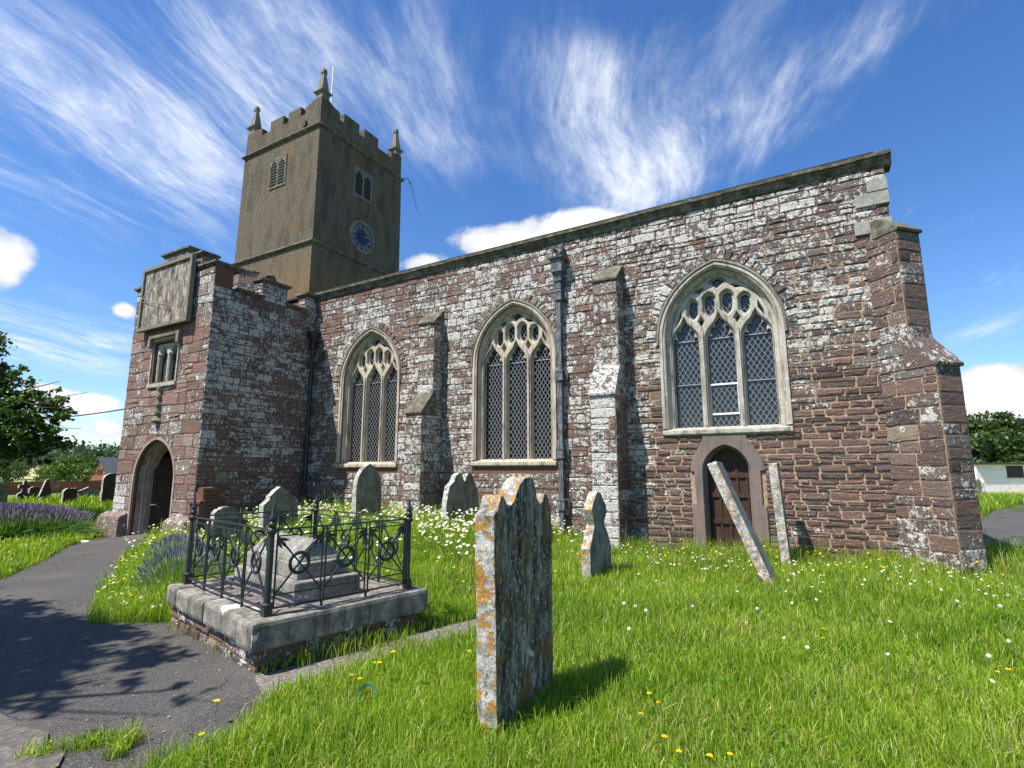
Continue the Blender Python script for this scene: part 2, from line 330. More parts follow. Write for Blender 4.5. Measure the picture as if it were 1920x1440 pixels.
M_DARK = m_flat('dark_parts_and_shade', (.03,.027,.025), .8)
M_GRASS = m_leaf('grass_blades', trans=.40, rough=.45, spec=.4); M_LEAFM = m_leaf('tree_leaves', trans=.30, rough=.45, spec=.4)
M_FLOWER = m_leaf('flower_petals', trans=.25, rough=.7, spec=.1)
M_BARK = m_simple('rough_bark', [(.3, (.03,.024,.018)), (.6, (.09,.075,.055)), (.8, (.15,.13,.10))], 6, .95, .9, .03, .1, 0., (6, 6, 1.5))
M_LEADR = m_simple('mossy_lead_roof', [(.3, (.03,.03,.022)), (.6, (.08,.078,.06)), (.8, (.17,.16,.13))], 9, .9, .8, .03, .1)
M_GRAV = m_simple('pale_gravel', [(.3, (.07,.06,.053)), (.5, (.19,.165,.145)), (.7, (.40,.36,.32))], 42, .95, .9, .02, .1)
M_SLAB = m_simple('worn_concrete_slab', [(.3, (.07,.065,.06)), (.55, (.125,.112,.098)), (.75, (.30,.27,.24))], 18, .92, .8, .012, .15, 0., None, 9)
M_GREEN = m_flat('green_plastic', (.05,.16,.12), .4)
M_LOUV = m_simple('dark_louvre_slate', [(.3, (.006,.006,.007)), (.7, (.022,.022,.023))], 10, .8, .4)
_t = NT('dark_window_glass'); M_GLASSD = _t.done((.006,.007,.008), .22, None, .25)
M_CHEST = m_ashlar('pale_tomb_stone', (.185,.175,.15), (.34,.33,.295), (.085,.08,.07), .585)
M_ASHW = m_ashlar('warm_dressed_stone', (.43,.355,.255), (.53,.475,.385), (.16,.145,.115), .59)
M_ASHP = m_ashlar('pinkish_dressed_stone', (.29,.22,.17), (.41,.34,.27), (.13,.11,.09), .60)
# ================================================================== THE CHURCH
DW = 10.947                                   # plane of the south wall
CO = Vector((-8, 12, 0))
church = empty('church', CO)
tag(church, 'old red sandstone parish church with grey tower, two storey porch and traceried windows', 'church')
def part(name, mb, mats, parent=None, bevel=0, sm=0, org=CO):
    me = mb.mesh(name, org)
    if bevel: bev(me, bevel)
    else: fixn(me)
    if sm: smooth(me, sm)
    return link(name, me, mats, parent if parent is not None else church)
_tmp = []
def plate(outlines, th, bv=0.):               # flat stone plate with holes and chamfered arrises; outlines in (u,v), outer first
    V, Fc, loops = [], [], []
    for k, pts in enumerate(outlines):
        pts = [Vector(q) for q in pts]; n = len(pts)
        ar = sum(pts[i].x*pts[(i+1) % n].y - pts[(i+1) % n].x*pts[i].y for i in range(n))
        if (ar < 0) == (k == 0): pts = pts[::-1]
        off = []
        for i in range(n):
            d1 = (pts[i] - pts[i-1]).normalized(); d2 = (pts[(i+1) % n] - pts[i]).normalized(); m = Vector((-d1.y - d2.y, d1.x + d2.x))
            if m.length < 1e-4: m = Vector((-d1.y, d1.x))
            m.normalize(); off.append(pts[i] + m*bv/max(.6, m.dot(Vector((-d1.y, d1.x)))))
        o = len(V); V += [(q.x, q.y, -th/2) for q in pts] + [(q.x, q.y, th/2 - bv) for q in pts] + [(q.x, q.y, th/2) for q in off]
        for i in range(n):
            j = (i+1) % n; Fc.append((o+i, o+j, o+n+j, o+n+i)); Fc.append((o+n+i, o+n+j, o+2*n+j, o+2*n+i))
        loops.append((o, n))
    for lv, z, flip in ((0, -th/2, 1), (2, th/2, 0)):
        vs, fs = [], []
        for o, n in loops:
            fs.append(list(range(len(vs), len(vs) + n))[::1 if not fs else -1]); vs += [Vector(V[o + lv*n + i][:2]) for i in range(n)]
        v2, _, f2, _, _, of = delaunay_2d_cdt(vs, [], fs, 1, 1e-6)
        o = len(V); V += [(q.x, q.y, z) for q in v2]
        for t, w in zip(f2, of):
            if list(w) == [0]: Fc.append(tuple(o + i for i in (t[::-1] if flip else t)))
    return V, Fc
def add_plate(mb, outlines, th, bv, place):
    V, Fc = plate(outlines, th, bv); o = len(mb.v)
    for u, v, w in V: mb.vert(place(u, v, w))
    for f in Fc: mb.face([o + k for k in f])
class Arch:
    def __init__(s, cx, zs, a, h): s.cx, s.zs, s.a, s.h = cx, zs, a, h; s.R = (a*a + h*h) / (2*a); s.c = s.R - a
    def half(s, z, off=0.):
        a, Rr = s.a - off, s.R - off
        if z <= s.zs: return a
        q = Rr*Rr - (z - s.zs)**2
        return max(0., math.sqrt(q) - s.c) if q > 0 else 0.
    def rise(s, off=0.): return math.sqrt(max(0, (s.R - off)**2 - s.c**2))
    def line(s, off=0., zb=None, n=14):
        a, Rr = s.a - off, s.R - off; e = math.asin(min(1, s.rise(off) / Rr)); L = []
        if zb is not None: L.append((s.cx - a, zb))
        for k in range(n + 1):
            t = e * k / n; L.append((s.cx + s.c - Rr*math.cos(t), s.zs + Rr*math.sin(t)))
        return L + [(2*s.cx - x, z) for x, z in L[:-1][::-1]]
# ---- coursed rubble: every stone is a raised, rough-cornered block in the wall's own mesh
def masonry(mb, P, x0, x1, z0, z1, holes=(), ch=(.14, .26), ln=(.18, .5), dp=(.012, .035), lich=None, zone=.5, seed=1, split=.15, joint=.007, endf=None, wob=.012):
    rg = random.Random(seed); z = z0
    def xoff(x, k): return wob * math.sin(x * 1.7 + k * 2.3) + wob * .6 * math.sin(x * 4.1 + k)
    k = 0
    def block(xa0, xa1, xb0, xb1, za, zb, k):
        wdt = (xb0 - xa0 + xb1 - xa1) / 2
        if wdt < .03 or zb - za < .025: return
        d = rg.uniform(*dp); xm = (xa0 + xb0) / 2; zm = (za + zb) / 2
        zn = zone(xm, zm) if callable(zone) else zone
        lc = lich(xm, zm) if callable(lich) else lich
        c = (min(1, max(0, rg.gauss(.48, .26))), min(1, max(0, lc + rg.gauss(0, .075))), min(1, max(0, zn + rg.gauss(0, .10))), 1)
        j = joint; q = lambda a: rg.uniform(-a, a)
        lo = lambda x: za + xoff(x, k); hi = lambda x: zb + (xoff(x, k + 1) if abs(zb - zt_course) < 1e-6 else 0)
        f = lambda u, v: (((xa0*(1-v) + xa1*v) * (1-u) + (xb0*(1-v) + xb1*v) * u), None)
        pts = []
        cut = min(.025, wdt*.18, (zb-za)*.2)
        jx = j / wdt
        for (u, v) in ((0,.5),(0,0),(.33,0),(.67,0),(1,0),(1,.5),(1,1),(.67,1),(.33,1),(0,1)):
            uu = u*(1-2*jx) + jx; x = f(uu, v)[0]
            zz = (lo(x) + j) * (1-v) + (hi(x) - j) * v
            if u in (0, 1) and v in (0, 1):
                x += (cut*.5 if u == 0 else -cut*.5) * rg.random(); zz += (cut*.5 if v == 0 else -cut*.5) * rg.random()
            pts.append((x + q(.005), zz + q(.005)))
        cx = sum(p[0] for p in pts) / 10; cz = sum(p[1] for p in pts) / 10; mn = min(wdt, zb - za) / 2
        R0, R1, R2 = [], [], []
        i1 = min(.012, mn*.25); i2 = min(.05, mn*.6)
        for x, zz in pts:
            dx, dz = cx - x, cz - zz; l = math.hypot(dx, dz) + 1e-6
            mbq = lambda s_, dd: mb.vert(P(x + dx/l*s_*(1 + abs(dx)/mn*.0), zz + dz/l*s_, dd), c)
            R0.append(mbq(0, -.012)); R1.append(mbq(i1*.3, d*.55 + q(.003))); R2.append(mbq(i1 + i2*.4, d + q(.004)))
        for A, B in ((R0, R1), (R1, R2)):
            for t in range(10): mb.face((A[t], A[(t+1) % 10], B[(t+1) % 10], B[t]), 0)
        ce = mb.vert(P(cx + q(wdt*.2), cz + q((zb-za)*.2), d + q(.008)), c)
        for t in range(10): mb.face((R2[t], R2[(t+1) % 10], ce), 0)
    while z < z1 - 1e-4:
        h = rg.uniform(*(ch(z) if callable(ch) else ch))
        if z1 - z - h < .07: h = z1 - z
        za, zb = z, z + h; zt_course = zb
        xl0, xr0, xl1, xr1 = x0, x1, x0, x1
        if endf: xl0, xr0 = endf(za); xl1, xr1 = endf(zb)
        iv = [(xl0, xl1, xr0, xr1)]
        for (cx, hf, hb, ht) in holes:
            if zb <= hb or za >= ht: continue
            w0, w1 = hf(max(za, hb)), hf(min(zb, ht)); 
            if w0 <= 0 and w1 <= 0: continue
            nv = []
            for (a0, a1, b0, b1) in iv:
                if cx + max(w0, w1) < min(a0, a1) or cx - max(w0, w1) > max(b0, b1): nv.append((a0, a1, b0, b1)); continue
                nv.append((a0, a1, cx - w0, cx - w1)); nv.append((cx + w0, cx + w1, b0, b1))
            iv = nv
        for (a0, a1, b0, b1) in iv:
            xs = []; x = min(a0, a1) - rg.uniform(0, .05); end = max(b0, b1)
            if end - x < .06: continue
            while x < end:
                l = rg.uniform(*(ln(z) if callable(ln) else ln)) * (.75 + .5 * (h / .2)) ; x += l
                if end - x < .13: x = end
                xs.append(x)
            pa0, pa1 = a0, a1
            for i, x in enumerate(xs):
                s = rg.uniform(-.012, .012) if i < len(xs) - 1 else 0
                e0, e1 = (x + s, x - s) if i < len(xs) - 1 else (b0, b1)
                e0 = min(max(e0, pa0), b0) ; e1 = min(max(e1, pa1), b1)
                if rg.random() < split and h > .15:
                    zm = za + h * rg.uniform(.4, .6); m0 = pa0 + (pa1-pa0)*.5; m1 = e0 + (e1-e0)*.5
                    zt = zt_course; zt_course = -9; block(pa0, m0, e0, m1, za, zm, k); zt_course = zt; block(m0, pa1, m1, e1, zm, zb, k) if False else block(m0, pa1, m1, e1, zm + xoff((pa0+e0)/2, k)*0, zb, k)
                else: block(pa0, pa1, e0, e1, za, zb, k)
                pa0, pa1 = e0, e1
        z = zb; k += 1
PS = lambda u, v, d: (u, DW - d, v)            # south wall: d is outward
# ---- south wall
W1 = Arch(-10.97, 4.15, 1.14, 1.50); W2 = Arch(-6.238, 4.268, 1.14, 1.462); W3 = Arch(-1.51, 4.28, 1.16, 1.50)
DR = Arch(-1.53, 1.58, .64, .70)
ZSILL = {W1: 1.66, W2: 1.69, W3: 2.28}
mb = MB(); mb.m = 1
holes2 = [w.line(.10, ZSILL[w] + .05) for w in (W1, W2, W3)]
mb_door = Arch(-1.53, 1.55, .43, .53); holes2.append(mb_door.line(0, -.2))
add_plate(mb, [[(-17.0, -.5), (1.45, -.5), (1.45, 7.10), (-17.0, 7.0)]] + holes2, .5, 0, lambda u, v, w: (u, DW + .25 - w, v))
hl = [(w.cx, (lambda z, w=w: w.half(z, .02)), ZSILL[w], w.zs + w.rise()) for w in (W1, W2, W3)]
def doorw(z): return .66 if z < 1.58 else max(0, .66 - (z - 1.58) * .42)
hl.append((-1.53, doorw, -.5, 2.27))
def lich_s(x, z):
    n = mnoise.noise((x*.55, z*.6, 3.)) ; n2 = mnoise.noise((x*1.6, z*2.2, 8.))
    if x < -3.0:
        L = .555 + .13*n + .07*n2
        if z > 6.72 and x < -8: L = .30
        if z < 1.7: L -= .06
        if z < .55: L += .05
        if x < -12.2: L -= .06
        return L
    L = .24 + .36*S((z - 2.2) / 2.2) + .14*n + .16*n2
    if x > .1: L = .17 + .40*S((z - 2.9) / 1.6) + .12*n + .14*n2
    return float(L)
zone_s = lambda x, z: .50 - .42*float(S((x + 5.2) / 2.6))
def ch_s(z): return (.13, .27)
masonry(mb, PS, -13.39, -3.55, -.3, 7.05, [h for h in hl[:2]], (.12, .25), (.14, .42), (.005, .022), lich_s, zone_s, 5, .22, .0055, None, .010)
masonry(mb, PS, -3.55, 1.47, -.3, 2.9, [hl[2], hl[3]], (.06, .145), (.16, .48), (.006, .036), lich_s, zone_s, 6, .10, .0105, None, .008)
masonry(mb, PS, -3.55, 1.47, 2.9, 7.1, [hl[2]], (.10, .20), (.16, .50), (.006, .030), lich_s, zone_s, 9, .16, .0075, None, .008)
nave = part('nave_wall', mb, [M_WALL, M_MORT])
# voussoirs: relieving arches of thin stones round the window heads
for w, seed in ((W1, 3), (W2, 4), (W3, 5)):
    mb = MB(); rg = random.Random(seed); Rr = w.R; e = math.asin(w.rise() / Rr)
    for sgn in (-1, 1):
        t = .03
        while t < e - .02:
            dt = rg.uniform(.07, .13); t2 = min(t + dt, e)
            r0, r1 = Rr + .075, Rr + .075 + rg.uniform(.16, .23)
            ctr = w.cx + sgn*-w.c*-1 if False else w.cx - sgn*w.c
            pt = lambda r, a: (ctr + sgn*r*math.cos(a), w.zs + r*math.sin(a))
            q = [pt(r0, t + .006), pt(r1, t + .006), pt(r1, t2 - .006), pt(r0, t2 - .006)]
            mb.cc = (rg.random(), min(1, lich_s(q[0][0], q[0][1]) - .06 + rg.gauss(0, .1)), zone_s(q[0][0], 0), 1)
            d = rg.uniform(.034, .05); cxm = sum(p[0] for p in q)/4; czm = sum(p[1] for p in q)/4
            a = [mb.vert(PS(x, z, -.01)) for x, z in q]; b = [mb.vert(PS(x + (cxm-x)*.06, z + (czm-z)*.06, d*.8)) for x, z in q]; c = [mb.vert(PS(x + (cxm-x)*.25, z + (czm-z)*.25, d)) for x, z in q]
            for A, B in ((a, b), (b, c)):
                for k in range(4): mb.face((A[k], A[(k+1) % 4], B[(k+1) % 4], B[k]), 0)
            mb.face(c, 0); t = t2
    part('relieving_arch', mb, [M_WALL])
# pale quoins at the top of the east corner
mb = MB()
M_QUOIN = m_simple('pale_quoin_stone', [(.3, (.17,.17,.145)), (.7, (.34,.34,.295))], 16, .9, .5)
for k, (za, zb, l) in enumerate(((6.56, 6.78, .30), (6.30, 6.54, .50), (5.78, 6.03, .55), (5.52, 5.76, .33))):
    mb = MB(); mb.box((1.47 - l, DW - .048, za), (1.484, DW + .35, zb)); part('corner_quoin', mb, [M_QUOIN], bevel=.008)
# rest of the body: east, west and north walls, ceiling and roof (closed and dark inside)
mb = MB(); mb.cc = (.4, .4, .2, 1)
mb.box((1.0, DW + .5, -.5), (1.47, 18.0, 7.08)); mb.box((-17.0, DW + .5, -.5), (-16.5, 18.0, 6.98)); mb.box((-16.5, 17.5, -.5), (1.0, 18.0, 7.0))
part('gable_wall', mb, [M_WALL])
mb = MB(); N = 60; x0, x1 = -16.9, 1.33
rgz = random.Random(2)
pr = [[], [], [], []]
for k in range(N + 1):
    x = x0 + (x1 - x0)*k/N; zc = 7.115 + (x + 13.39)*.0090; j = rgz.uniform(-.018, .018)
    for L_, p in zip(pr, ((x, DW - .06 + j, zc + .004), (x, DW - .07 + j, zc + .06 + j*.5), (x, 14.4, zc + .62), (x, 14.4, zc + .5))): L_.append(p)
mb.rings([[pr[i][k] for i in range(4)] for k in range(N + 1)])
mb.rings([[(x, 14.4, 7.115 + (x + 13.39)*.009 + .5), (x, 14.4, 7.115 + (x + 13.39)*.009 + .62), (x, 18.05, 7.2), (x, 18.05, 7.08)] for x in (x0, x1)])
part('roof', mb, [M_LEADR])
# cornice along the wall head
mb = MB(); NS = 26
def zc(x): return 7.115 + (x + 13.39)*.0090
xs = [-13.30 + k*(1.62 + 13.30)/NS for k in range(NS + 1)]
for k in range(NS):
    a, b = xs[k] + .003, xs[k+1] - .003
    prof = [(.02, -.235), (.05, -.22), (.055, -.155), (.09, -.115), (.095, -.08), (.14, -.07), (.145, -.01), (.125, 0.), (-.3, 0.), (-.3, -.235)]
    j = rgz.uniform(-.006, .006)
    mb.rings([[(x, DW - d - j, zc(x) + z + j) for d, z in prof] for x in (a, min(b, 1.575))])
part('cornice', mb, [M_CAP], bevel=0)
# ---- traceried windows
def ogee(cx, hw, zb, zs, top, cusp=False):
    P = [(cx + hw, zb), (cx + hw, zs)]
    if not cusp:
        h = top - zs
        P += [(cx + hw*f, zs + h*g) for f, g in ((.98,.12),(.90,.26),(.76,.40),(.58,.52),(.40,.62),(.24,.73),(.11,.86),(0,1.))]
    else:
        h = top - zs
        P += [(cx + hw*f, zs + h*g) for f, g in ((1.,.06),(.93,.20),(.78,.22),(.62,.17),(.66,.30),(.72,.42),(.66,.56),(.50,.60),(.36,.53),(.36,.66),(.34,.78),(.22,.86),(.10,.92),(0,1.))]
    L = [(2*cx - x, z) for x, z in P[:-1]] if P[-1][0] == cx else [(2*cx - x, z) for x, z in P]
    return P + L[::-1]
def hexl(cx, zc_, hw, hh, foil=False):
    if foil: pts = [(.0,-1.),(.55,-.80),(.95,-.5),(.86,-.40),(1.,-.2),(1.,.25),(.86,.42),(.95,.55),(.72,.82),(.30,.88),(0,1.)]
    else: pts = [(0,-1.),(.5,-.86),(1.,-.52),(1.,.55),(.62,.84),(0,1.)]
    P = [(cx + x*hw, zc_ + z*hh) for x, z in pts]; return P + [(2*cx - x, z) for x, z in P[1:-1][::-1]]
def window(w, glassy):
    cx, zs, zb = w.cx, w.zs, ZSILL[w] + .17
    # surround (flush dressed stone) and hollow-moulded reveal
    mb = MB()
    prof = [(-.015, -.01), (-.015, .045), (.045, .045), (.06, .02), (.085, .01), (.10, -.05), (.125, -.095), (.15, -.10), (.158, -.125), (.18, -.135), (.19, -.20), (.19, -.42)]
    mb.rings([[PS(x, z, d) for x, z in w.line(off, zb - .02)] for off, d in prof], closed=False, cap=False)
    AS = M_ASH if glassy else M_ASHW; o = part('window', mb, [AS])
    o['label'] = None; del o['label']
    # two orders of tracery
    mb = MB(); f = 1.0
    a = .97
    rz = w.rise(.185); dz_ = min(0, rz - 1.308)
    big = [ogee(cx + k*.685, .292, zb, zs - .06, zs + (.48 if k else .50)) for k in (-1, 0, 1)]
    upc = [(-.50, zs + .62, .122, .235), (-.172, zs + .69, .132, .27), (.172, zs + .69, .132, .27), (.50, zs + .62, .122, .235)]
    pan = [hexl(cx + u, z, hw_, hh_) for u, z, hw_, hh_ in upc]
    topp = [(cx, zs + rz - .30), (cx + .19, zs + rz - .15), (cx + .10, zs + rz - .085), (cx, zs + rz - .05), (cx - .10, zs + rz - .085), (cx - .19, zs + rz - .15)]
    sm = []
    for s in (-1, 1):
        sm.append([(cx + s*.345, zs + .96 + dz_), (cx + s*.48, zs + .965 + dz_), (cx + s*.42, zs + 1.03 + dz_), (cx + s*.31, zs + 1.06 + dz_), (cx + s*.255, zs + 1.04 + dz_)])
        sm.append([(cx + s*.345, zs + .22), (cx + s*.41, zs + .345), (cx + s*.345, zs + .455), (cx + s*.28, zs + .345)])
        sm.append([(cx + s*.735, zs + .49), (cx + s*.80, zs + .37), (cx + s*.87, zs + .26), (cx + s*.825, zs + .45), (cx + s*.74, zs + .63)])
    out = w.line(.185, zb - .03)
    add_plate(mb, [out] + big + pan + [topp] + sm, .07, .02, lambda u, v, d: PS(u, v, -.185 + d))
    small = [ogee(cx + k*.685, .258, zb, zs - .06, zs + (.39 if k else .41), True) for k in (-1, 0, 1)]
    pan2 = [hexl(cx + u, z, hw_*.73, hh_*.84, True) for u, z, hw_, hh_ in upc]
    sh = lambda P, q: [(sum(p[0] for p in P)/len(P)*(1-q) + x*q, sum(p[1] for p in P)/len(P)*(1-q) + z*q) for x, z in P]
    add_plate(mb, [out] + small + pan2 + [sh(topp, .72)] + [sh(p, .62) for p in sm], .08, .018, lambda u, v, d: PS(u, v, -.262 + d))
    part('tracery', mb, [AS], o)
    mb = MB()
    for k in (-.5, .5):                            # mullion nosings
        x = cx + k*.685
        mb.rings([[PS(x + u, z, -.152 + d) for u, d in ((-.038,-.01),(-.02,.03),(.02,.03),(.038,-.01))] for z in (zb, zs + .12)])
    part('mullion', mb, [AS], o)
    # sill
    mb = MB(); xw = w.a + .015
    mb.rings([[PS(x, zb - .17 + z, d) for d, z in ((-.30, 0.), (.055, 0.), (.075, .03), (.075, .10), (-.15, .165), (-.30, .168))] for x in (cx - xw, cx + xw)])
    part('sill', mb, [AS], o, bevel=.006)
    # hood mould with stops
    mb = MB(); hp = [(-.012, .0), (-.065, .005), (-.072, .035), (-.055, .06), (-.025, .068), (-.012, .055)]
    L = [w.line(off, zs - .10) for off, d in hp]
    mb.rings([[PS(*L[j][k], hp[j][1]) for j in range(len(hp))] for k in range(len(L[0]))])
    part('hood_mould', mb, [M_ASHG], o, sm=40)
    # glass and lattice
    mb = MB(); out2 = w.line(.186, zb - .03)
    ii = [mb.vert(PS(x, z, -.315)) for x, z in out2]; mb.face(ii)
    part('glass', mb, [M_GLASS if glassy else M_GLASSD], o)
    mb = MB(); dx, dz = .105, .165; wd = .0085; y = -.296 if glassy else -.285
    for sg in (-1, 1):
        for k in range(-60, 61):
            zz0 = zb; seg = None
            # line: (x-cx)/dx = k*.5*2 + sg*(z-zb)/dz
            zt = zb
            while zt < zs + 1.3:
                z2 = zt + dz; xa = cx + dx*(k + sg*(zt - zb)/dz); xb = cx + dx*(k + sg*(z2 - zb)/dz)
                if abs((xa + xb)/2 - cx) < w.half((zt + z2)/2, .20) and any(abs((xa + xb)/2 - cx - q*.685) < .32 or zt > zs for q in (-1, 0, 1)):
                    mb.bar(PS(xa, zt, y), PS(xb, z2, y), wd, .004, (0, 1, 0))
                zt = z2
    lt = part('lead_lattice', mb, [M_LATT], o)
    mb = MB()
    for k in (-1, 0, 1):
        bars = [zs - .02] + ([zs - .02 - .92] if k else []) if glassy else [zs - .04]
        for z in bars: mb = MB(); mb.bar(PS(cx + k*.685 - .29, z, -.275), PS(cx + k*.685 + .29, z, -.275), .016, .02); part('saddle_bar', mb, [M_LATT], o)
    if glassy:
        mb = MB()
        for z in (zb + .86, zb + .26): mb.box((cx - .265, DW + .268, z - .018), (cx + .265, DW + .29, z + .018))
        for s in (-1, 1): mb.box((cx + s*.255 - .009, DW + .269, zb + .278), (cx + s*.255 + .009, DW + .289, zb + .842))
        part('casement', mb, [M_WHITE], o)
    return o
for w, gl in ((W1, 0), (W2, 0), (W3, 1)): window(w, gl)
# ---- priest's door
mb = MB()
inner = mb_door; 
outl = [(-2.19, -.3), (-2.19, .95), (-2.10, .96), (-2.12, 1.56), (-2.19, 1.58), (-2.14, 1.83), (-1.93, 2.20), (-1.93, 2.262), (-1.13, 2.262), (-1.13, 2.20), (-.90, 1.86), (-.84, 1.60), (-.93, 1.58), (-.93, .95), (-.86, .94), (-.86, -.3)]
add_plate(mb, [outl, inner.line(0, -.35)], .09, .012, lambda u, v, d: PS(u, v, d))
mb.rings([[PS(x, z, d) for x, z in inner.line(off, -.35)] for off, d in ((.0, .02), (.02, -.02), (.03, -.06), (.015, -.08), (.05, -.12), (.05, -.40))], closed=False, cap=False)
dd = part('priest_door', mb, [M_DOORST])
mb = MB(); xs_ = -1.53
out3 = inner.line(.02, .16); ii = [mb.vert(PS(x, z, -.24)) for x, z in out3]; mb.face(ii)
for x in (-1.86, -1.70, -1.535, -1.37, -1.20): mb.box((x - .022, DW + .215, .17), (x + .022, DW + .245, 1.75))
for z in (.20, .62, 1.12, 1.5): mb.box((-1.92, DW + .205, z - .045), (-1.14, DW + .242, z + .045))
part('door_leaf', mb, [M_WOOD], dd, bevel=.004)
mb = MB(); mb.box((-1.97, DW - .02, -.3), (-1.09, DW + .40, .15)); part('doorstep', mb, [M_CAP], dd, bevel=.015)
# ---- buttresses
def buttress(C, e, s, w, stages, caps, lich, zone, seed, side=(-1, 1), fm=None, u0=0., cl=.60):
    C = Vector((C[0], C[1], 0)); e = Vector((*e, 0)); s = Vector((*s, 0)); mb = MB(); mb.m = 1
    pt = lambda t, u, z: C + e*t + s*u + Vector((0, 0, z))
    for (z0, z1, L) in stages:
        mb.hexa([pt(a, b, z) for z in (z0, z1) for a, b in ((-.1, -w/2), (L, -w/2), (L, w/2), (-.1, w/2))])
        masonry(mb, lambda u, v, d, L=L: tuple(pt(L + d, u, v)), -w/2, w/2, z0, z1, (), (.16, .30), (.2, .5), (.008, .022), lich, zone, seed, .05, .005)
        for sd in side:
            masonry(mb, lambda u, v, d, sd=sd: tuple(pt(u, sd*(w/2 + d), v)), u0, L, z0, z1, (), (.16, .30), (.2, .5), (.008, .02), lich, zone, seed + 7, .05, .005)
    o = part('buttress', mb, [M_WALL, M_MORT])
    for k, (z0, L0, z1, L1) in enumerate(caps):      # sloping weathering
        mb = MB(); W = w/2 + .02; h = .05; n = 4
        mb.cc = (.35, cl, .2, 1)
        mb.rings([[pt(a, u, z) for a, z in ((L1 - .12, z0), (L0 + .05, z0), (L0 + .06, z0 + h), (L1 + .005, z1), (L1 - .12, z1 - .02))] for u in (-W, -W*.1, -W*.08, W)])
        part('weathering', mb, [M_WALL if k % 2 == fm else M_CAP], o, bevel=.012)
    return o
y1 = DW - .78; wl = on(793, 850, 1, y1).x - on(762, 850, 1, y1).x
buttress((-8.37 - wl/2, DW), (0, -1), (1, 0), wl, [(-.3, 2.98, .78), (2.98, 5.38, .37)], [(2.98, .78, 3.58, .37), (5.38, .37, 5.82, .0)], .58, .45, 21, fm=2)
y2 = DW - .74; wl2 = on(1153, 742, 1, y2).x - on(1106, 742, 1, y2).x
buttress((-3.44 - wl2/2, DW), (0, -1), (1, 0), wl2, [(-.3, 3.10, .74), (3.10, 5.65, .42)], [(3.10, .74, 3.80, .42), (5.65, .42, 6.12, .0)], lambda u, v: (.66 - .25*(u > .02) + (.1 if v < 1.2 else 0)) if v < 3.1 else .50, .25, 31, fm=0)
q = math.sqrt(.5)
bt3 = buttress((1.43, DW), (q, -q), (q, q), .52, [(-.3, 3.22, .66), (3.22, 5.62, .30)], [(3.22, .66, 3.78, .30), (5.62, .30, 5.97, .0)], lambda u, v: .38 if v > .8 else .47, .10, 41, fm=0, u0=-.30, cl=.44)
# ---- lead rainwater pipe on the nave
pX = -4.93
mb = MB(); mb.box((pX - .055, DW - .17, .32), (pX + .055, DW - .06, 5.95)); 
dp = part('downpipe', mb, [M_LEAD], bevel=.01)
for z in (5.62, 3.73, 1.98, .86):
    mb = MB(); mb.box((pX - .16, DW - .075, z - .14), (pX + .16, DW - .045, z + .12)); mb.box((pX - .085, DW - .20, z - .11), (pX + .085, DW - .05, z + .10)); mb.box((pX - .10, DW - .21, z + .07), (pX + .10, DW - .05, z + .115)); mb.box((pX - .095, DW - .205, z - .125), (pX + .095, DW - .05, z - .09))
    part('pipe_bracket', mb, [M_LEAD], dp, bevel=.006)
mb = MB(); sq = lambda z, a, f: [(pX - a, DW - .03, z), (pX - a, DW - f, z), (pX + a, DW - f, z), (pX + a, DW - .03, z)]
mb.rings([sq(5.78, .07, .18), sq(5.95, .075, .19), sq(5.96, .10, .22), sq(5.99, .10, .22), sq(6.0, .085, .20), sq(6.16, .12, .25), sq(6.17, .15, .28), sq(6.20, .15, .28), sq(6.21, .13, .26), sq(6.47, .145, .28), sq(6.48, .19, .33), sq(6.53, .20, .34)])
part('hopper_head', mb, [M_LEAD], dp)
mb = MB()
ux = [(-.11, .10), (-.10, .03), (-.05, -.01), (.05, -.01), (.10, .03), (.11, .10)]
mb.rings([[(pX + .02 + x*f, yy, 6.62 + z*1.6) for x, z in ux] + [(pX + .02 + x*f*.85, yy, 6.62 + z*1.6 + .014) for x, z in ux[::-1]] for yy, f in ((DW + .1, 1.), (DW - .24, 1.15))])
part('spout', mb, [M_LEAD], dp)
mb = MB(); mb.bar((pX, DW - .12, .34), (pX + .0, DW - .15, .22), .11); mb.bar((pX, DW - .14, .25), (pX - .02, DW - .33, .13), .11); part('pipe_shoe', mb, [M_LEAD], dp, bevel=.01)

# ================================================================== porch
PY, PXE, PXW = 7.65, -13.39, -17.33
PF = lambda u, v, d: (u, PY - d, v)
PD = Arch(-15.36, 1.34, 1.03, 1.12); PD_in = PD
mb = MB(); mb.m = 1
wx0, wx1, wz0, wz1 = -16.10, -14.74, 3.90, 5.22
add_plate(mb, [[(PXW, -.5), (PXE, -.5), (PXE, 6.95), (PXW, 6.95)], PD.line(.08, -.6), [(wx0 + .1, wz0 + .1), (wx1 - .1, wz0 + .1), (wx1 - .1, wz1 - .1), (wx0 + .1, wz1 - .1)]], .5, 0, lambda u, v, w: (u, PY + .25 - w, v))
lf = lambda x, z: .37 + .20*float(S((z - 5.0)/1.2)) + .15*mnoise.noise((x*1.3, z*1.1, 5.)) + (.18 if x < -16.9 and z < 2 else 0) + (.12 if z < 1.2 else 0)
hol = [(PD.cx, lambda z: PD.half(z, .03), -.6, PD.zs + PD.rise()), ((wx0 + wx1)/2, lambda z: (wx1 - wx0)/2 - .02, wz0, wz1)]
masonry(mb, PF, PXW, PXE, -.4, 6.95, hol, (.20, .40), (.24, .58), (.006, .026), lf, .92, 51, .16, .004, None, .022)
PE = lambda u, v, d: (PXE + d, u, v)
mb.box((PXE - .5, PY + .5, -.5), (PXE - .001, DW - .002, 6.42)); mb.box((PXW, PY + .5, -.5), (PXW + .5, DW, 6.42))
le = lambda y, z: .585 + .12*mnoise.noise((y*.8, z*.7, 9.)) - (.16 if z < 1.9 else 0) - .08*float(S((y - 9.5)/1.2))
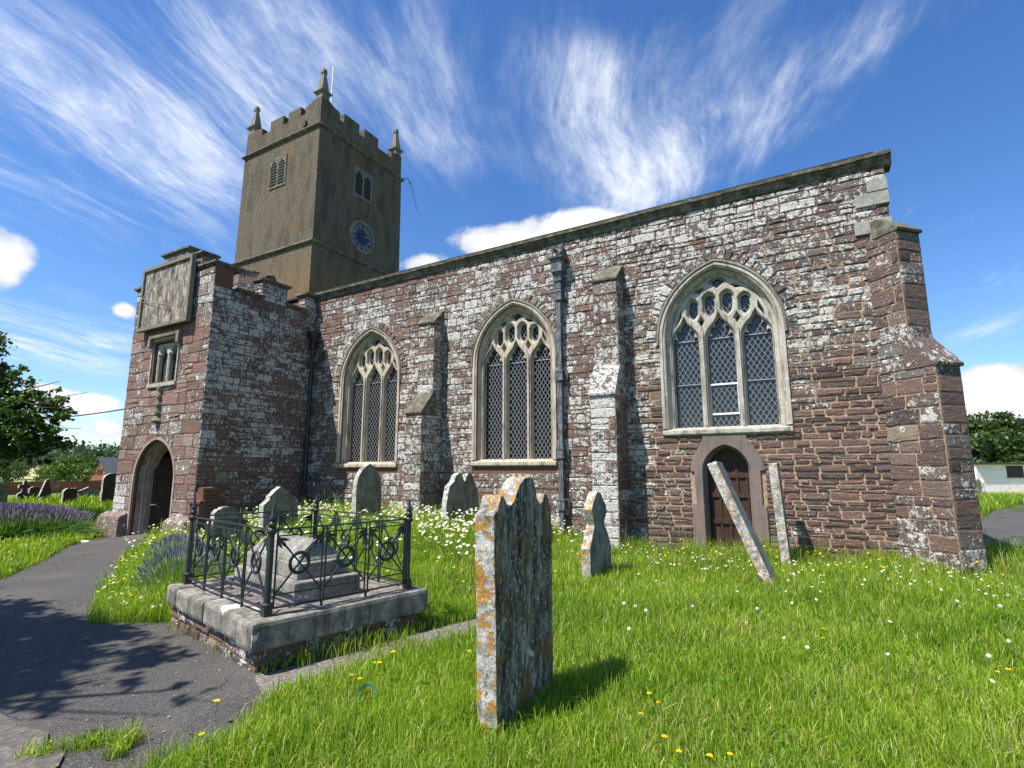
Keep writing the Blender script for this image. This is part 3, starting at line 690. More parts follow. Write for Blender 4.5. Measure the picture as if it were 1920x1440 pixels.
masonry(mb, PE, PY - .015, DW - .02, -.3, 6.40, (), (.10, .23), (.14, .40), (.006, .022), le, .45, 61, .2, .0055)
PWm = lambda u, v, d: (PXW - d, u, v)
masonry(mb, PWm, PY, DW, -.3, 6.40, (), (.16, .28), (.2, .46), (.01, .03), .4, .6, 63, .1, .006)
mb.box((PXW + .5, DW - .25, -.5), (PXE - .5, DW - .01, 6.4)); mb.box((PXW + .5, PY + .5, 6.1), (PXE - .5, DW - .25, 6.3))
part('porch_wall', mb, [M_WALL, M_MORT])
# battlements
def merlon(a0, a1, b0, b1, z0, z1, zone=.6, lic=.45):
    mb = MB(); mb.m = 1
    mb.box((a0, b0, z0), (a1, b1, z1)); sd = int((a0 + b0*7 + z1*3)*100) % 999
    kw = dict(ch=(.15, .26), ln=(.2, .4), dp=(.008, .024), zone=zone, seed=sd, joint=.006)
    masonry(mb, lambda u, v, d: (u, b0 - d, v), a0, a1, z0, z1, lich=lic - .12, **kw); masonry(mb, lambda u, v, d: (a1 + d, u, v), b0, b1, z0, z1, lich=lic + .05, **kw)
    masonry(mb, lambda u, v, d: (a0 - d, u, v), b0, b1, z0, z1, lich=lic, **kw); masonry(mb, lambda u, v, d: (u, b1 + d, v), a0, a1, z0, z1, lich=lic, **kw)
    o = part('merlon', mb, [M_WALL, M_MORT])
    mb = MB(); coping(mb, a0, a1, b0, b1, z1); part('coping', mb, [M_CAP], o, bevel=.01)
def coping(mb, a0, a1, b0, b1, z):
    for o_, za, zb in ((.035, 0., .05), (.085, .05, .115)):
        mb.box((a0 - o_, b0 - o_, z + za), (a1 + o_, b1 + o_, z + zb))
    m_ = .12; c = (b1 + b0)/2
    mb.rings([[(a0 - .06, b0 - .06, z + .115), (a1 + .06, b0 - .06, z + .115), (a1 + .06, b1 + .06, z + .115), (a0 - .06, b1 + .06, z + .115)], [(a0 + m_, b0 + m_, z + .17), (a1 - m_, b0 + m_, z + .17), (a1 - m_, b1 - m_, z + .17), (a0 + m_, b1 - m_, z + .17)]])
merlon(PXW, -16.72, PY, PY + .36, 6.952, 6.99 - .12, .9, .45)
merlon(-16.70, -16.02, PY, PY + .36, 6.952, 7.33, .9, .5)
merlon(-16.0, -14.76, PY, PY + .36, 6.952, 7.66, .9, .5)
merlon(-14.74, -14.06, PY, PY + .36, 6.952, 7.37, .9, .5)
merlon(-14.04, PXE, PY, PY + .68, 6.952, 6.97, .8, .5)
for y0, y1_ in ((9.04, 9.84), (10.52, 11.28)): merlon(PXE - .36, PXE, y0, y1_, 6.402, 6.93, .45, .58)
merlon(PXW, PXW + .36, 9.04, 9.84, 6.402, 6.93, .6, .45)
for y0, y1_ in ((8.36, 9.02), (9.86, 10.50)):
    mb = MB(); coping(mb, PXE - .36, PXE, y0, y1_, 6.405); part('embrasure_coping', mb, [M_CAP], bevel=.01)
# porch doorway: moulded reveal
mb = MB()
prof = [(-.02, 0), (-.02, .03), (.045, .03), (.05, -.08), (.065, -.095), (.115, -.085), (.12, -.18), (.14, -.195), (.185, -.185), (.195, -.26), (.21, -.27), (.21, -.46)]
mb.rings([[PF(x, z, d) for x, z in PD.line(off, -.35)] for off, d in prof], closed=False, cap=False)
pdr = part('porch_doorway', mb, [M_ASHP])
mb = MB()
lw = PD.a - .21
hx, hy = PD.cx - lw + .03, PY + .40              # oak leaf standing open inward on its west jamb
MM = Matrix.Translation((hx, hy, 0)) @ Matrix.Rotation(R(64), 4, 'Z')
mb.hexa([MM @ Vector(q) for q in ((0, 0, -.16), (1.15, 0, -.16), (1.15, .05, -.16), (0, .05, -.16), (0, 0, 2.02), (1.15, 0, 1.75), (1.15, .05, 1.75), (0, .05, 2.02))])
for z in (.05, .62, 1.2, 1.62): mb.box((.06, -.045, z), (1.12, -.002, z + .10), MM)
for x in (.02, .38, .74, 1.08): mb.box((x, -.03, -.12), (x + .05, -.001, 1.72), MM)
part('porch_door', mb, [M_WOOD], pdr, bevel=.004)
mb = MB(); mb.box((-.045, -.03, -.16), (-.004, .055, 2.10), MM); part('sunlit_door_edge', mb, [M_TIM], pdr, bevel=.004)  # pale strip: the sunlit edge of the leaf put in as colour
mb = MB(); mb.tube([MM @ Vector(q) for q in ((.02, -.05, .62), (-.02, -.16, .66), (.10, -.24, .66), (.2, -.2, .58))], .014, 6); part('door_handle', mb, [M_TIM], pdr)
mb = MB(); mb.box((-16.2, PY - .22, -.4), (-14.5, PY + 1.2, -.13)); part('threshold', mb, [M_SLAB], pdr, bevel=.02)
# plinth blocks either side
for a, b in ((-17.62, -16.43), (-14.28, -13.30)):
    mb = MB(); mb.m = 0; mb.cc = (.6, .44, .85, 1)
    mb.hexa([(a, PY - .26, -.4), (b, PY - .26, -.4), (b, PY + .2, -.4), (a, PY + .2, -.4), (a + .01, PY - .24, .34), (b - .01, PY - .24, .34), (b, PY + .2, .34), (a, PY + .2, .34)])
    mb.hexa([(a + .01, PY - .24, .342), (b - .01, PY - .24, .342), (b, PY + .2, .342), (a, PY + .2, .342), (a + .06, PY - .06, .46), (b - .04, PY - .06, .46), (b, PY + .2, .46), (a + .06, PY + .2, .46)])
    part('porch_plinth', mb, [M_WALL], bevel=.03)
# porch window
mb = MB()
cxp = (wx0 + wx1)/2
rect = lambda o_: [(wx0 + o_, wz0 + .05), (wx0 + o_, wz1 - o_), (wx1 - o_, wz1 - o_), (wx1 - o_, wz0 + .05)]
mb.rings([[PF(x, z, d) for x, z in rect(o_)] for o_, d in ((-.02, -.01), (-.02, .04), (.03, .04), (.08, -.06), (.10, -.08), (.105, -.34))], closed=False, cap=False)
pw_ = part('porch_window', mb, [M_ASH])
mb = MB(); ho = [ogee(cxp + k*.275, .222, wz0 + .08, wz1 - .48, wz1 - .18, True) for k in (-1, 1)]
add_plate(mb, [[(wx0 + .1, wz0 + .06), (wx1 - .1, wz0 + .06), (wx1 - .1, wz1 - .1), (wx0 + .1, wz1 - .1)]] + ho, .12, .03, lambda u, v, d: PF(u, v, -.13 + d))
part('tracery', mb, [M_ASH], pw_)
mb = MB(); mb.face([mb.vert(PF(x, z, -.225)) for x, z in ((wx0 + .1, wz0), (wx1 - .1, wz0), (wx1 - .1, wz1), (wx0 + .1, wz1))]); part('glass', mb, [M_GLASS], pw_)
mb = MB()
for sg in (-1, 1):
    for k in range(-14, 15):
        for j in range(8):
            xa = cxp + .1*(k + sg*j); xb = xa + sg*.1; za = wz0 + .16*j
            if wx0 + .12 < (xa + xb)/2 < wx1 - .12: mb.bar(PF(xa, za, -.215), PF(xb, za + .16, -.215), .008, .004, (0, 1, 0))
part('lead_lattice', mb, [M_LATT], pw_)
mb = MB(); mb.box((wx0 - .03, PY - .07, wz0 - .05), (wx1 + .03, PY + .3, wz0 + .06)); part('sill', mb, [M_ASH], pw_, bevel=.012)
mb = MB(); mb.box((wx0 - .09, PY - .12, wz1 + .02), (wx1 + .09, PY, wz1 + .13))
for x in (wx0 - .03, wx1 + .03): mb.box((x - .07, PY - .13, wz1 - .22), (x + .07, PY, wz1 + .02))
part('hood_mould', mb, [M_ASHG], pw_, bevel=.02)
# worn corbel shaft and head above the doorway
mb = MB(); rg = random.Random(8)
rs = []
for k in range(16):
    z = 3.86 - k*.068; rr = .07 + .028*math.sin(k*1.9) + (.05 if k in (13, 14) else 0) - (.05 if k == 15 else 0)
    rs.append([(-15.42 + rr*math.cos(t)*1.1 + rg.uniform(-.01, .01), PY - .05 - abs(rr*math.sin(t))*.9 if math.sin(t) > 0 else PY + .02, z) for t in [j*math.pi/5 for j in range(10)]])
mb.rings(rs); part('carved_corbel', mb, [M_ASHG], sm=60)
# ---- sundial
sd_th = .07
mb = MB(); dx0, dx1, dz0, dz1 = -16.70, -14.17, 5.50, 7.38
mb.box((dx0 + .05, PY - .17, dz0 + .05), (dx1 - .05, PY - .10, dz1 - .05)); sdl = part('sundial', mb, [M_DIAL])
mb = MB(); mb.box((dx0, PY - .22, dz0), (dx1, PY - .095, dz0 + .10)); mb.box((dx0, PY - .22, dz1 - .10), (dx1, PY - .095, dz1)); mb.box((dx0 - .002, PY - .218, dz0 + .10), (dx0 + .10, PY - .096, dz1 - .10)); mb.box((dx1 - .10, PY - .218, dz0 + .10), (dx1 + .002, PY - .096, dz1 - .10))
part('dial_frame', mb, [M_TIM], sdl, bevel=.008)
tip = on(262, 567, 1, PY - .95)
mb = MB(); mb.tube([(-15.42, PY - .16, 7.18), tip], .012, 6)
for q_ in ((350, 574), (319, 583)): mb.tube([on(*q_, 1, PY - .17), tip], .009, 6)
part('gnomon', mb, [M_LEAD], sdl)
# round-hoppered iron pipe in the corner
mb = MB(); cpx, cpy = PXE + .16, DW - .20
mb.tube([(cpx, cpy, .15), (cpx, cpy, 5.5)], .05, 10)
for z in (1.6, 3.2, .35): mb.lathe((cpx, cpy, z), [(.05, -.06), (.075, -.05), (.075, -.02), (.06, -.01), (.06, .03), (.078, .04), (.078, .06), (.05, .065)])
ip = part('downpipe', mb, [M_IRONB], sm=40)
mb = MB(); mb.lathe((cpx, cpy, 5.25), [(.05, 0), (.07, .02), (.07, .16), (.09, .18), (.09, .21), (.075, .23), (.14, .34), (.15, .42), (.17, .44), (.17, .50), (.19, .52), (.19, .55), (.15, .56)], 14); part('hopper_head', mb, [M_IRONB], ip, sm=40)
# ---- stair turret rising behind the porch parapet
tc = on(474, 520, 1, 11.75); mb = MB(); mb.m = 1
oc = lambda r, z, k0=0: [(tc.x + r*math.cos(R(22.5 + 45*k)), tc.y + r*math.sin(R(22.5 + 45*k)), z) for k in range(8)]
zt = on(474, 527, 1, 11.1).z
mb.rings([oc(.80, 5.5), oc(.80, zt)])
for k in range(8):
    p0, p1 = Vector(oc(.80, 0)[k]), Vector(oc(.80, 0)[(k+1) % 8]); u = (p1 - p0); L_ = u.length; u.normalize(); n_ = Vector((u.y, -u.x, 0))
    masonry(mb, lambda a, v, d, p0=p0, u=u, n_=n_: tuple(p0 + u*a + n_*d + Vector((0, 0, v))), 0, L_, 6.4, zt, (), (.14, .22), (.18, .36), (.008, .022), .5, .6, 70 + k, .05, .006)
tu = part('stair_turret', mb, [M_WALL, M_MORT])
for k in (0, 2, 4, 5, 6):
    p0, p1 = Vector(oc(.82, zt)[k]), Vector(oc(.82, zt)[(k+1) % 8]); q0, q1 = Vector(oc(.55, zt)[k]), Vector(oc(.55, zt)[(k+1) % 8])
    mb = MB(); mb.cc = (.6, .42, .6, 1); up = Vector((0, 0, .50 if k != 6 else .44)); e_ = .97
    mb.hexa([p0, p1, q1, q0, p0 + up, p1 + up, q1 + up, q0 + up]); o = part('merlon', mb, [M_WALL], tu, bevel=.01)
    mb = MB(); c_ = (p0 + p1 + q0 + q1)/4
    gr = lambda p, f, z: c_ + (p - c_)*f + Vector((0, 0, up.z + z))
    mb.hexa([gr(p, 1.12, .0) for p in (p0, p1, q1, q0)] + [gr(p, 1.12, .05) for p in (p0, p1, q1, q0)]); mb.hexa([gr(p, 1.3, .05) for p in (p0, p1, q1, q0)] + [gr(p, 1.22, .12) for p in (p0, p1, q1, q0)])
    part('coping', mb, [M_CAP], tu, bevel=.008)

# ================================================================== tower
TX0, TX1, TY0, TY1 = -22.12, -17.03, 13.50, 18.55
mb = MB()
def sqr(o_, z): return [(TX0 - o_, TY0 - o_, z), (TX1 + o_, TY0 - o_, z), (TX1 + o_, TY1 + o_, z), (TX0 - o_, TY1 + o_, z)]
mb.rings([sqr(.12, -.5), sqr(.085, 10.72)]); mb.rings([sqr(.04, 10.70), sqr(0, 15.98)])
mb.rings([sqr(-.02, 15.97), sqr(-.02, 16.82), sqr(-.40, 16.82), sqr(-.40, 16.2)], cap=True)
tow = part('tower_wall', mb, [M_RC])
for z, o_ in ((10.72, .10), (15.98, .02)):
    mb = MB(); mb.rings([sqr(o_ - .03, z - .10), sqr(o_ + .05, z - .06), sqr(o_ + .10, z), sqr(o_ + .08, z + .05), sqr(o_ - .05, z + .12)], cap=False); part('string_course', mb, [M_CAP])
# battlements: sloped-top merlons
def tmer(a0, a1, b0, b1, top=17.28, k=.06):
    mb = MB(); z0 = 16.815
    mb.rings([[(a0, b0, z0), (a1, b0, z0), (a1, b1, z0), (a0, b1, z0)], [(a0, b0, top), (a1, b0, top), (a1, b1, top), (a0, b1, top)], [(a0 + k, b0 + k, top + .06), (a1 - k, b0 + k, top + .06), (a1 - k, b1 - k, top + .06), (a0 + k, b1 - k, top + .06)]])
    return part('tower_merlon', mb, [M_RC], bevel=.02)
e_ = .02; T = .38
for a0, a1 in ((-20.42, -19.52), (-19.18, -18.36)): tmer(a0, a1, TY0 + e_, TY0 + T); tmer(a0, a1, TY1 - T, TY1 - e_)
for b0, b1 in ((14.78, 15.68), (16.0, 16.90)): tmer(TX1 - T, TX1 - e_, b0, b1); tmer(TX0 + e_, TX0 + T, b0, b1)
def corner(sx, sy, lx, ly, hz):
    cx_, cy_ = (TX1 - e_ if sx > 0 else TX0 + e_), (TY1 - e_ if sy > 0 else TY0 + e_)
    mb = MB()
    P = lambda u, v, z: (cx_ - sx*u, cy_ - sy*v, z)
    for (L_, ax) in ((lx, 0), (ly, 1)):
        prof = [(0 if ax == 0 else T - .002, 16.815), (L_, 16.815), (L_, 17.16), (L_ - .35, 17.22), (.42, hz), (0 if ax == 0 else T - .002, hz)]
        if ax == 0: mb.rings([[P(u, w_, z) for u, z in prof] for w_ in (0, T)])
        else: mb.rings([[P(w_, u, z) for u, z in prof] for w_ in (.001, T - .001)])
    part('tower_merlon', mb, [M_RC], bevel=.02)
corner(1, -1, 1.02, 1.02, 17.34); corner(-1, -1, 1.12, 1.0, 17.22); corner(1, 1, 1.0, .72, 17.22); corner(-1, 1, 1.0, .9, 17.22)
def pinnacle(x, y, z0, sc=1.):
    mb = MB(); s4 = lambda r, z: [(x + r*a*sc, y + r*b*sc, z0 + z*sc) for a, b in ((-1,-1),(1,-1),(1,1),(-1,1))]
    mb.rings([s4(.20, -.1), s4(.20, .36), s4(.205, .38), s4(.30, .44), s4(.30, .50), s4(.22, .56), s4(.19, .60), s4(.075, 1.42), s4(.085, 1.44), s4(.115, 1.49), s4(.085, 1.55), s4(.10, 1.60), s4(.07, 1.70), s4(.0, 1.75)])
    return part('pinnacle', mb, [M_ASHG])
pinnacle(TX1 - .24, TY0 + .24, 17.2, .95); pinnacle(TX0 + .24, TY0 + .24, 17.1, .95); pinnacle(TX1 - .24, TY1 - .24, 17.1, .95); pinnacle(TX0 + .24, TY1 - .24, 17.1, .95)
pt_ = on(621, 188, 1, 14.9); pt2 = on(627.5, 124, 1, 14.9)
mb = MB(); mb.tube([(pt_.x, 14.9, 16.2), (pt_.x + .02, 14.9, pt2.z)], .032, 8); part('flagpole', mb, [M_WHITE])
# gutter spout on the south parapet, with its stain below
mb = MB(); sp = on(572.5, 233, 1, TY0); mb.box((sp.x - .09, TY0 - .06, sp.z - .12), (sp.x + .09, TY0 + .05, sp.z + .14)); part('parapet_spout', mb, [M_DARK], bevel=.01)
# louvred belfry windows
def belfry(place, cx_, z0, z1, hw, fm=None, lm=None):
    mb = MB()
    ho = [ogee(cx_ + k*hw*.52, hw*.40, z0 + .06, z1 - .42, z1 - .12, False) for k in (-1, 1)]
    add_plate(mb, [[(cx_ - hw - .07, z0 - .07), (cx_ + hw + .07, z0 - .07), (cx_ + hw + .07, z1 + .06), (cx_ - hw - .07, z1 + .06)], ] + ho, .14, .02, lambda u, v, d: place(u, v, -.03 + d))
    o = part('belfry_window', mb, [fm or M_CAP])
    mb = MB(); mb.face([mb.vert(place(x, z, .006)) for x, z in ((cx_ - hw, z0), (cx_ + hw, z0), (cx_ + hw, z1), (cx_ - hw, z1))]); part('opening_shade', mb, [M_DARK], o)  # dark panel on the tower wall, coloured as the shade behind the louvres
    mb = MB(); n = 8
    for k in range(n):
        z = z0 + .12 + (z1 - z0 - .2)*k/n
        for s in (-1, 1):
            x0_, x1_ = cx_ + s*hw*.52 - hw*.44, cx_ + s*hw*.52 + hw*.44
            ps = [place(x0_, z, .032), place(x1_, z, .032), place(x1_, z + .10, .012), place(x0_, z + .10, .012)]
            ps2 = [tuple(Vector(p) + Vector((0, 0, .022))) for p in ps]; mb.hexa(ps + ps2)
    part('louvre', mb, [lm or M_LOUV], o)
belfry(lambda u, v, d: (u, TY0 - d - .015, v), -19.56, 13.85, 15.22, .50)
belfry(lambda u, v, d: (TX1 + d + .015, u, v), 16.02, 13.80, 15.12, .50, M_ASHG, M_DARK)  # paler frame and louvres than the south window, offsetting the shade on this face
# clock
cc = Vector((TX1 + .02, 16.08, 11.92)); cr = .76
PCl = lambda u, v, d: (cc.x + d, cc.y + u, cc.z + v)
circ = lambda r, d, n=48: [PCl(r*math.cos(2*math.pi*k/n), r*math.sin(2*math.pi*k/n), d) for k in range(n)]
mb = MB(); mb.rings([circ(.62, .02), circ(.635, .085), circ(.70, .11), circ(.75, .085), circ(.78, -.02)], cap=False); ck = part('clock', mb, [M_ASHG], sm=50)
mb = MB(); mb.face([mb.vert(p) for p in circ(.64, .03)]); part('dial', mb, [M_NAVY], ck)
mb = MB(); mb.rings([circ(.61, .031), circ(.61, .037), circ(.37, .037), circ(.37, .031)], cap=False); part('chapter_ring', mb, [M_CREAM], ck)
ROM = ['XII', 'I', 'II', 'III', 'IIII', 'V', 'VI', 'VII', 'VIII', 'IX', 'X', 'XI']
for k, s_ in enumerate(ROM):
    mb = MB()
    a_ = math.pi/2 - k*math.pi/6; wch = {'I': .028, 'V': .075, 'X': .075}; tot = sum(wch[c] for c in s_); u0 = -tot/2
    tn = Vector((math.sin(a_), -math.cos(a_))); rd = Vector((math.cos(a_), math.sin(a_)))
    def st(ua, ra, ub, rb, wdt=.021):
        A = tn*ua + rd*ra; B = tn*ub + rd*rb; mb.bar(PCl(A.x, A.y, .041), PCl(B.x, B.y, .041), wdt, .006, (1, 0, 0))
    for c in s_:
        w_ = wch[c]; um = u0 + w_/2; lo, hi = .395, .585
        if c == 'I': st(um, lo, um, hi)
        elif c == 'V': st(u0 + .012, hi, um, lo); st(u0 + w_ - .012, hi, um, lo, .012)
        else: st(u0 + .01, hi, u0 + w_ - .01, lo); st(u0 + .01, lo, u0 + w_ - .01, hi, .012)
        u0 += w_
    part('numeral', mb, [M_NAVY], ck)
mb = MB()
for ang, L_, w_ in ((90 - 78, .56, .035), (90 - 66, .36, .05)):
    d_ = Vector((math.cos(R(ang)), math.sin(R(ang)))); mb.bar(PCl(-d_.x*.08, -d_.y*.08, .06), PCl(d_.x*L_, d_.y*L_, .06), w_, .008, (1, 0, 0))
part('hands', mb, [M_CREAM], ck)
# iron bracket with hanging chain at the far corner
mb = MB(); b0 = Vector((TX1 + .1, TY1 + .05, 16.05)); 
mb.tube([b0, b0 + Vector((.05, .25, .12)), b0 + Vector((.1, .42, -.02)), b0 + Vector((.08, .36, -.12))], .022, 6)
for k in range(16): mb.tube([b0 + Vector((.1 + k*.012, .42 + k*.022, -.05 - k*.085)), b0 + Vector((.1 + k*.012, .43 + k*.022, -.11 - k*.085))], .016, 5)
part('chain_bracket', mb, [M_IRON])
# ================================================================== railed tomb
TA = -math.atan2(.216, .976)
enc = empty('grave_enclosure', (-6.14, 3.30, 0), TA)
tag(enc, 'rectangular iron railed grave enclosure on a heavy stone kerb beside the tarmac path', 'grave enclosure')
LX, LY, ZK = 2.26, 1.72, .40
O0 = (0, 0, 0)
mb = MB(); mb.m = 1; i_ = .07
mb.box((i_, i_, -.35), (LX - i_, LY - i_, .205)); 
kw = dict(ch=(.08, .15), ln=(.12, .34), dp=(.005, .03), zone=.62, lich=lambda u, v: .42 + .25*mnoise.noise((u*3, v*4, 2.)))
masonry(mb, lambda u, v, d: (u, i_ - d, v), i_, LX - i_, -.3, .205, seed=81, **kw); masonry(mb, lambda u, v, d: (LX - i_ + d, u, v), i_, LY - i_, -.3, .205, seed=82, **kw)
masonry(mb, lambda u, v, d: (i_ - d, u, v), i_, LY - i_, -.3, .205, seed=83, **kw)
part('base_wall', mb, [M_WALL, M_MORT], enc, org=O0)
kb = .30
for a, b in (((kb + .012, 0, .2), (1.10, kb, ZK - .01)), ((1.115, 0, .2), (LX - kb - .02, kb, ZK)), ((LX - kb - .006, -.025, .19), (LX + .02, LY, ZK + .012)), ((0, 0, .2), (kb, LY, ZK)), ((kb + .006, LY - kb, .2), (LX - kb - .012, LY, ZK))):
    mb = MB(); mb.box(a, b); part('kerb_stone', mb, [M_KERB], enc, bevel=.035, org=O0)
mb = MB(); mb.box((kb - .02, kb - .02, .15), (LX - kb + .02, LY - kb + .02, .355)); part('inner_gravel', mb, [M_GRAV], enc, org=O0)
PO = .15
posts = [(PO, PO), (LX - PO, PO), (LX - PO, LY - PO), (PO, LY - PO)]
for x, y in posts:
    mb = MB(); mb.box((x - .034, y - .034, ZK - .01), (x + .034, y + .034, ZK + .085)); mb.lathe((x, y, ZK), [(.036, .08), (.042, .09), (.042, .105), (.027, .115), (.025, .66), (.033, .665), (.04, .685), (.04, .70), (.028, .715)], 12)
    po = part('post', mb, [M_IRON], enc, sm=40, org=O0)
    mb = MB(); mb.lathe((x, y, ZK), [(.02, .71), (.036, .735), (.038, .75), (.022, .77), (.03, .785), (.032, .80), (.016, .825), (.013, .88), (.008, .90)], 12); part('finial', mb, [M_IRON], po, sm=50, org=O0)
H = dict(top=.70, sec=.645, low=.165, bot=.065)
for s in range(4):
    A = Vector((*posts[s], ZK)); B = Vector((*posts[(s+1) % 4], ZK)); L_ = (B - A).length; u = (B - A).normalized(); nz = Vector((0, 0, 1)); n = 4 if s % 2 == 0 else 3
    mb = MB()
    P = lambda t, z: A + u*t + nz*z
    mb.bar(P(0, H['top']), P(L_, H['top']), .022, .013); mb.bar(P(0, H['bot']), P(L_, H['bot']), .022, .013)
    part('rail', mb, [M_IRON], enc, org=O0)
    for k in range(n):
        t0, t1 = .035 + (L_ - .07)*k/n + .018, .035 + (L_ - .07)*(k+1)/n - .018; tm = (t0 + t1)/2; zm = (H['sec'] + H['low'])/2
        mb = MB()
        for t in (t0, t1): mb.bar(P(t, H['bot']), P(t, H['top']), .012, .012)
        for h_ in ('sec', 'low'): mb.bar(P(t0, H[h_]), P(t1, H[h_]), .011, .011)
        mb.bar(P(t0, H['low']), P(t1, H['sec']), .013, .013); mb.bar(P(t1, H['low']), P(t0, H['sec']), .0125, .0125)
        if k < n - 1: mb.bar(P(t1 + .018, 0), P(t1 + .018, H['bot']), .018, .018)
        nn = u.cross(nz)
        for tc_, sg in ((t0, 1), (t1, -1)):            # three-bladed palmettes in the top corners
            c0 = P(tc_, H['sec'] - .005); ax = (P(tm, zm) - c0).normalized()
            for da in (-.42, 0, .42):
                dr = ax*math.cos(da) + (nn.cross(ax))*math.sin(da); sdv = nn.cross(dr); Lb = .115 if da else .15
                pts = [c0, c0 + dr*Lb*.6 + sdv*.014, c0 + dr*Lb + sdv*(.012 if da else 0), c0 + dr*Lb*.6 - sdv*.014]
                a = [mb.vert(p + nn*.005) for p in pts]; b = [mb.vert(p - nn*.005) for p in pts]; mb.face(a); mb.face(b[::-1])
                for q in range(4): mb.face((a[q], a[(q+1) % 4], b[(q+1) % 4], b[q]))
        pn = part('railing_panel', mb, [M_IRON], enc, org=O0)
        mb = MB(); N = 22; M_ = 8; rs = []; c0 = P(tm, zm)
        for a_ in range(N + 1):
            al = 2*math.pi*a_/N; rd = u*math.cos(al) + nz*math.sin(al)
            rs.append([c0 + rd*(.085 + .016*math.cos(2*math.pi*b_/M_)) + nn*(.013*math.sin(2*math.pi*b_/M_)) for b_ in range(M_)])
        mb.rings(rs, cap=False); part('wreath', mb, [M_IRON], pn, sm=60, org=O0)
chest = empty('chest_tomb', (-6.14, 3.30, .35), TA)
tag(chest, 'stepped grey chest tomb with a hipped lid lying inside the iron railings', 'tomb')
C0 = (0, 0, .35)
mb = MB(); mb.box((.28, .57, .30), (1.72, 1.27, .55)); part('plinth', mb, [M_CHEST], chest, bevel=.014, org=C0)
mb = MB(); mb.box((.37, .65, .552), (1.60, 1.19, .70)); part('chest', mb, [M_CHEST], chest, bevel=.012, org=C0)
mb = MB(); mb.hexa([(.40, .68, .702), (1.52, .68, .702), (1.52, 1.16, .702), (.40, 1.16, .702), (.42, .70, .745), (1.50, .70, .745), (1.50, 1.14, .745), (.42, 1.14, .745)])
mb.hexa([(.42, .70, .7452), (1.50, .70, .7452), (1.50, 1.14, .7452), (.42, 1.14, .7452), (.44, .85, .885), (1.48, .85, .885), (1.48, .99, .885), (.44, .99, .885)])
part('hipped_lid', mb, [M_CHEST], chest, bevel=.008, org=C0)

# ================================================================== gravestones
def trace(pts, base, rot):                     # outline read off the photo, laid on the stone's own upright plane
    nrm = Vector((math.cos(R(rot)), math.sin(R(rot)), 0)); t = Vector((-nrm.y, nrm.x, 0)); out = []
    for q_ in pts:
        d = ray(*q_); w = CAM + d * ((base - CAM).dot(nrm) / d.dot(nrm)); out.append(((w - base).dot(t), w.z - base.z))
    return out
def headstone(name, label, prof, base, rot, th, lean=(0, 0), mats=None, sink=.25, rough=.004, seg=None, group=None, seed=1, cat='gravestone'):
    rg = random.Random(seed); o = empty(name, base); o.rotation_euler = (R(lean[1]), R(lean[0]), R(rot)); tag(o, label, cat, group)
    P = []                                     # refine outline so it can be worn
    for (a, b) in zip(prof, prof[1:] + prof[:1]):
        n = max(1, int(math.hypot(b[0]-a[0], b[1]-a[1]) / .05))
        for k in range(n): P.append((a[0] + (b[0]-a[0])*k/n + rg.uniform(-rough, rough), a[1] + (b[1]-a[1])*k/n + rg.uniform(-rough, rough)))
    area = sum(P[k][0]*P[(k+1) % len(P)][1] - P[(k+1) % len(P)][0]*P[k][1] for k in range(len(P)))
    if area < 0: P = P[::-1]
    mb = MB(); mb.prism(P, lambda u, v, d: (d, u, v), -th, 0, 1)
    me = mb.mesh('slab'); bev(me, .008, 2, 50)
    for p in me.polygons: p.material_index = 0 if abs(p.normal.x) > .8 else 1
    s = link('slab', me, list(mats or (M_FACE, M_EDGE)), o)
    return o, s
# foreground stone
bA = Vector((-1.80, 3.07, 0))
raw = [(934, 1355), (930, 1200), (927, 1050), (926, 966), (933, 957), (939, 931), (943, 927), (947, 938), (952, 946), (958, 948), (965, 938), (970, 922), (976, 906), (984, 897), (993, 893), (1000, 897), (1004, 913), (1008, 936), (1013, 944), (1017, 940), (1021, 927), (1025, 926), (1030, 940), (1034, 952), (1036, 1100), (1037, 1250)]
pA = trace(raw, bA, 2); pA[0] = (pA[0][0], -.3); pA[-1] = (pA[-1][0], -.3)
hs, _ = headstone('headstone', 'tall foreground headstone with scalloped top and orange lichen, nearest to camera', pA, bA, 2, .142, mats=(M_FACE, M_EDGE), seed=2, rough=.005)
# bottle-shaped stone
zB = g1(-2.9, 7.4); bB = Vector((-2.93, 7.35, zB))
raw = [(1109, 1108), (1107, 1048), (1106, 1030), (1110, 1012), (1115, 985), (1112, 968), (1110, 957), (1111, 948), (1115, 935), (1120, 922), (1126, 923), (1131, 936), (1136.5, 947), (1138, 960), (1133.5, 975), (1134, 984), (1141, 1003), (1146, 1023), (1146.5, 1050), (1146.5, 1083)]
pB = trace(raw, bB, 0); w0 = pB[0][0]; pB = [(a, max(b, -.3)) for a, b in pB]; pB[0] = (pB[0][0], -.3); pB[-1] = (pB[-1][0], -.3)
headstone('headstone', 'narrow bottle shaped headstone with notched orange edge, before the lead pipe', pB, bB, 0, .135, mats=(M_FACE3, M_EDGE), seed=3, rough=.003)
# twin-headed stone
bC = at(842, 985, 11.2); bC.z = g1(bC.x, bC.y)
raw = [(832, 1025), (838, 940), (843, 912), (852, 902), (855, 892), (861, 887), (867, 890), (869.5, 900), (872, 903), (874, 895), (878, 888), (884, 889), (889, 900), (891, 908), (896.5, 918), (898, 960), (896, 1025)]
pC = trace(raw, bC, 0); pC[0] = (pC[0][0], -.3); pC[-1] = (pC[-1][0], -.3)
headstone('headstone', 'twin headed grey headstone standing among daisies below the middle window', pC, bC, 0, .13, mats=(M_FACE2, M_EDGE2), seed=4, rough=.003)
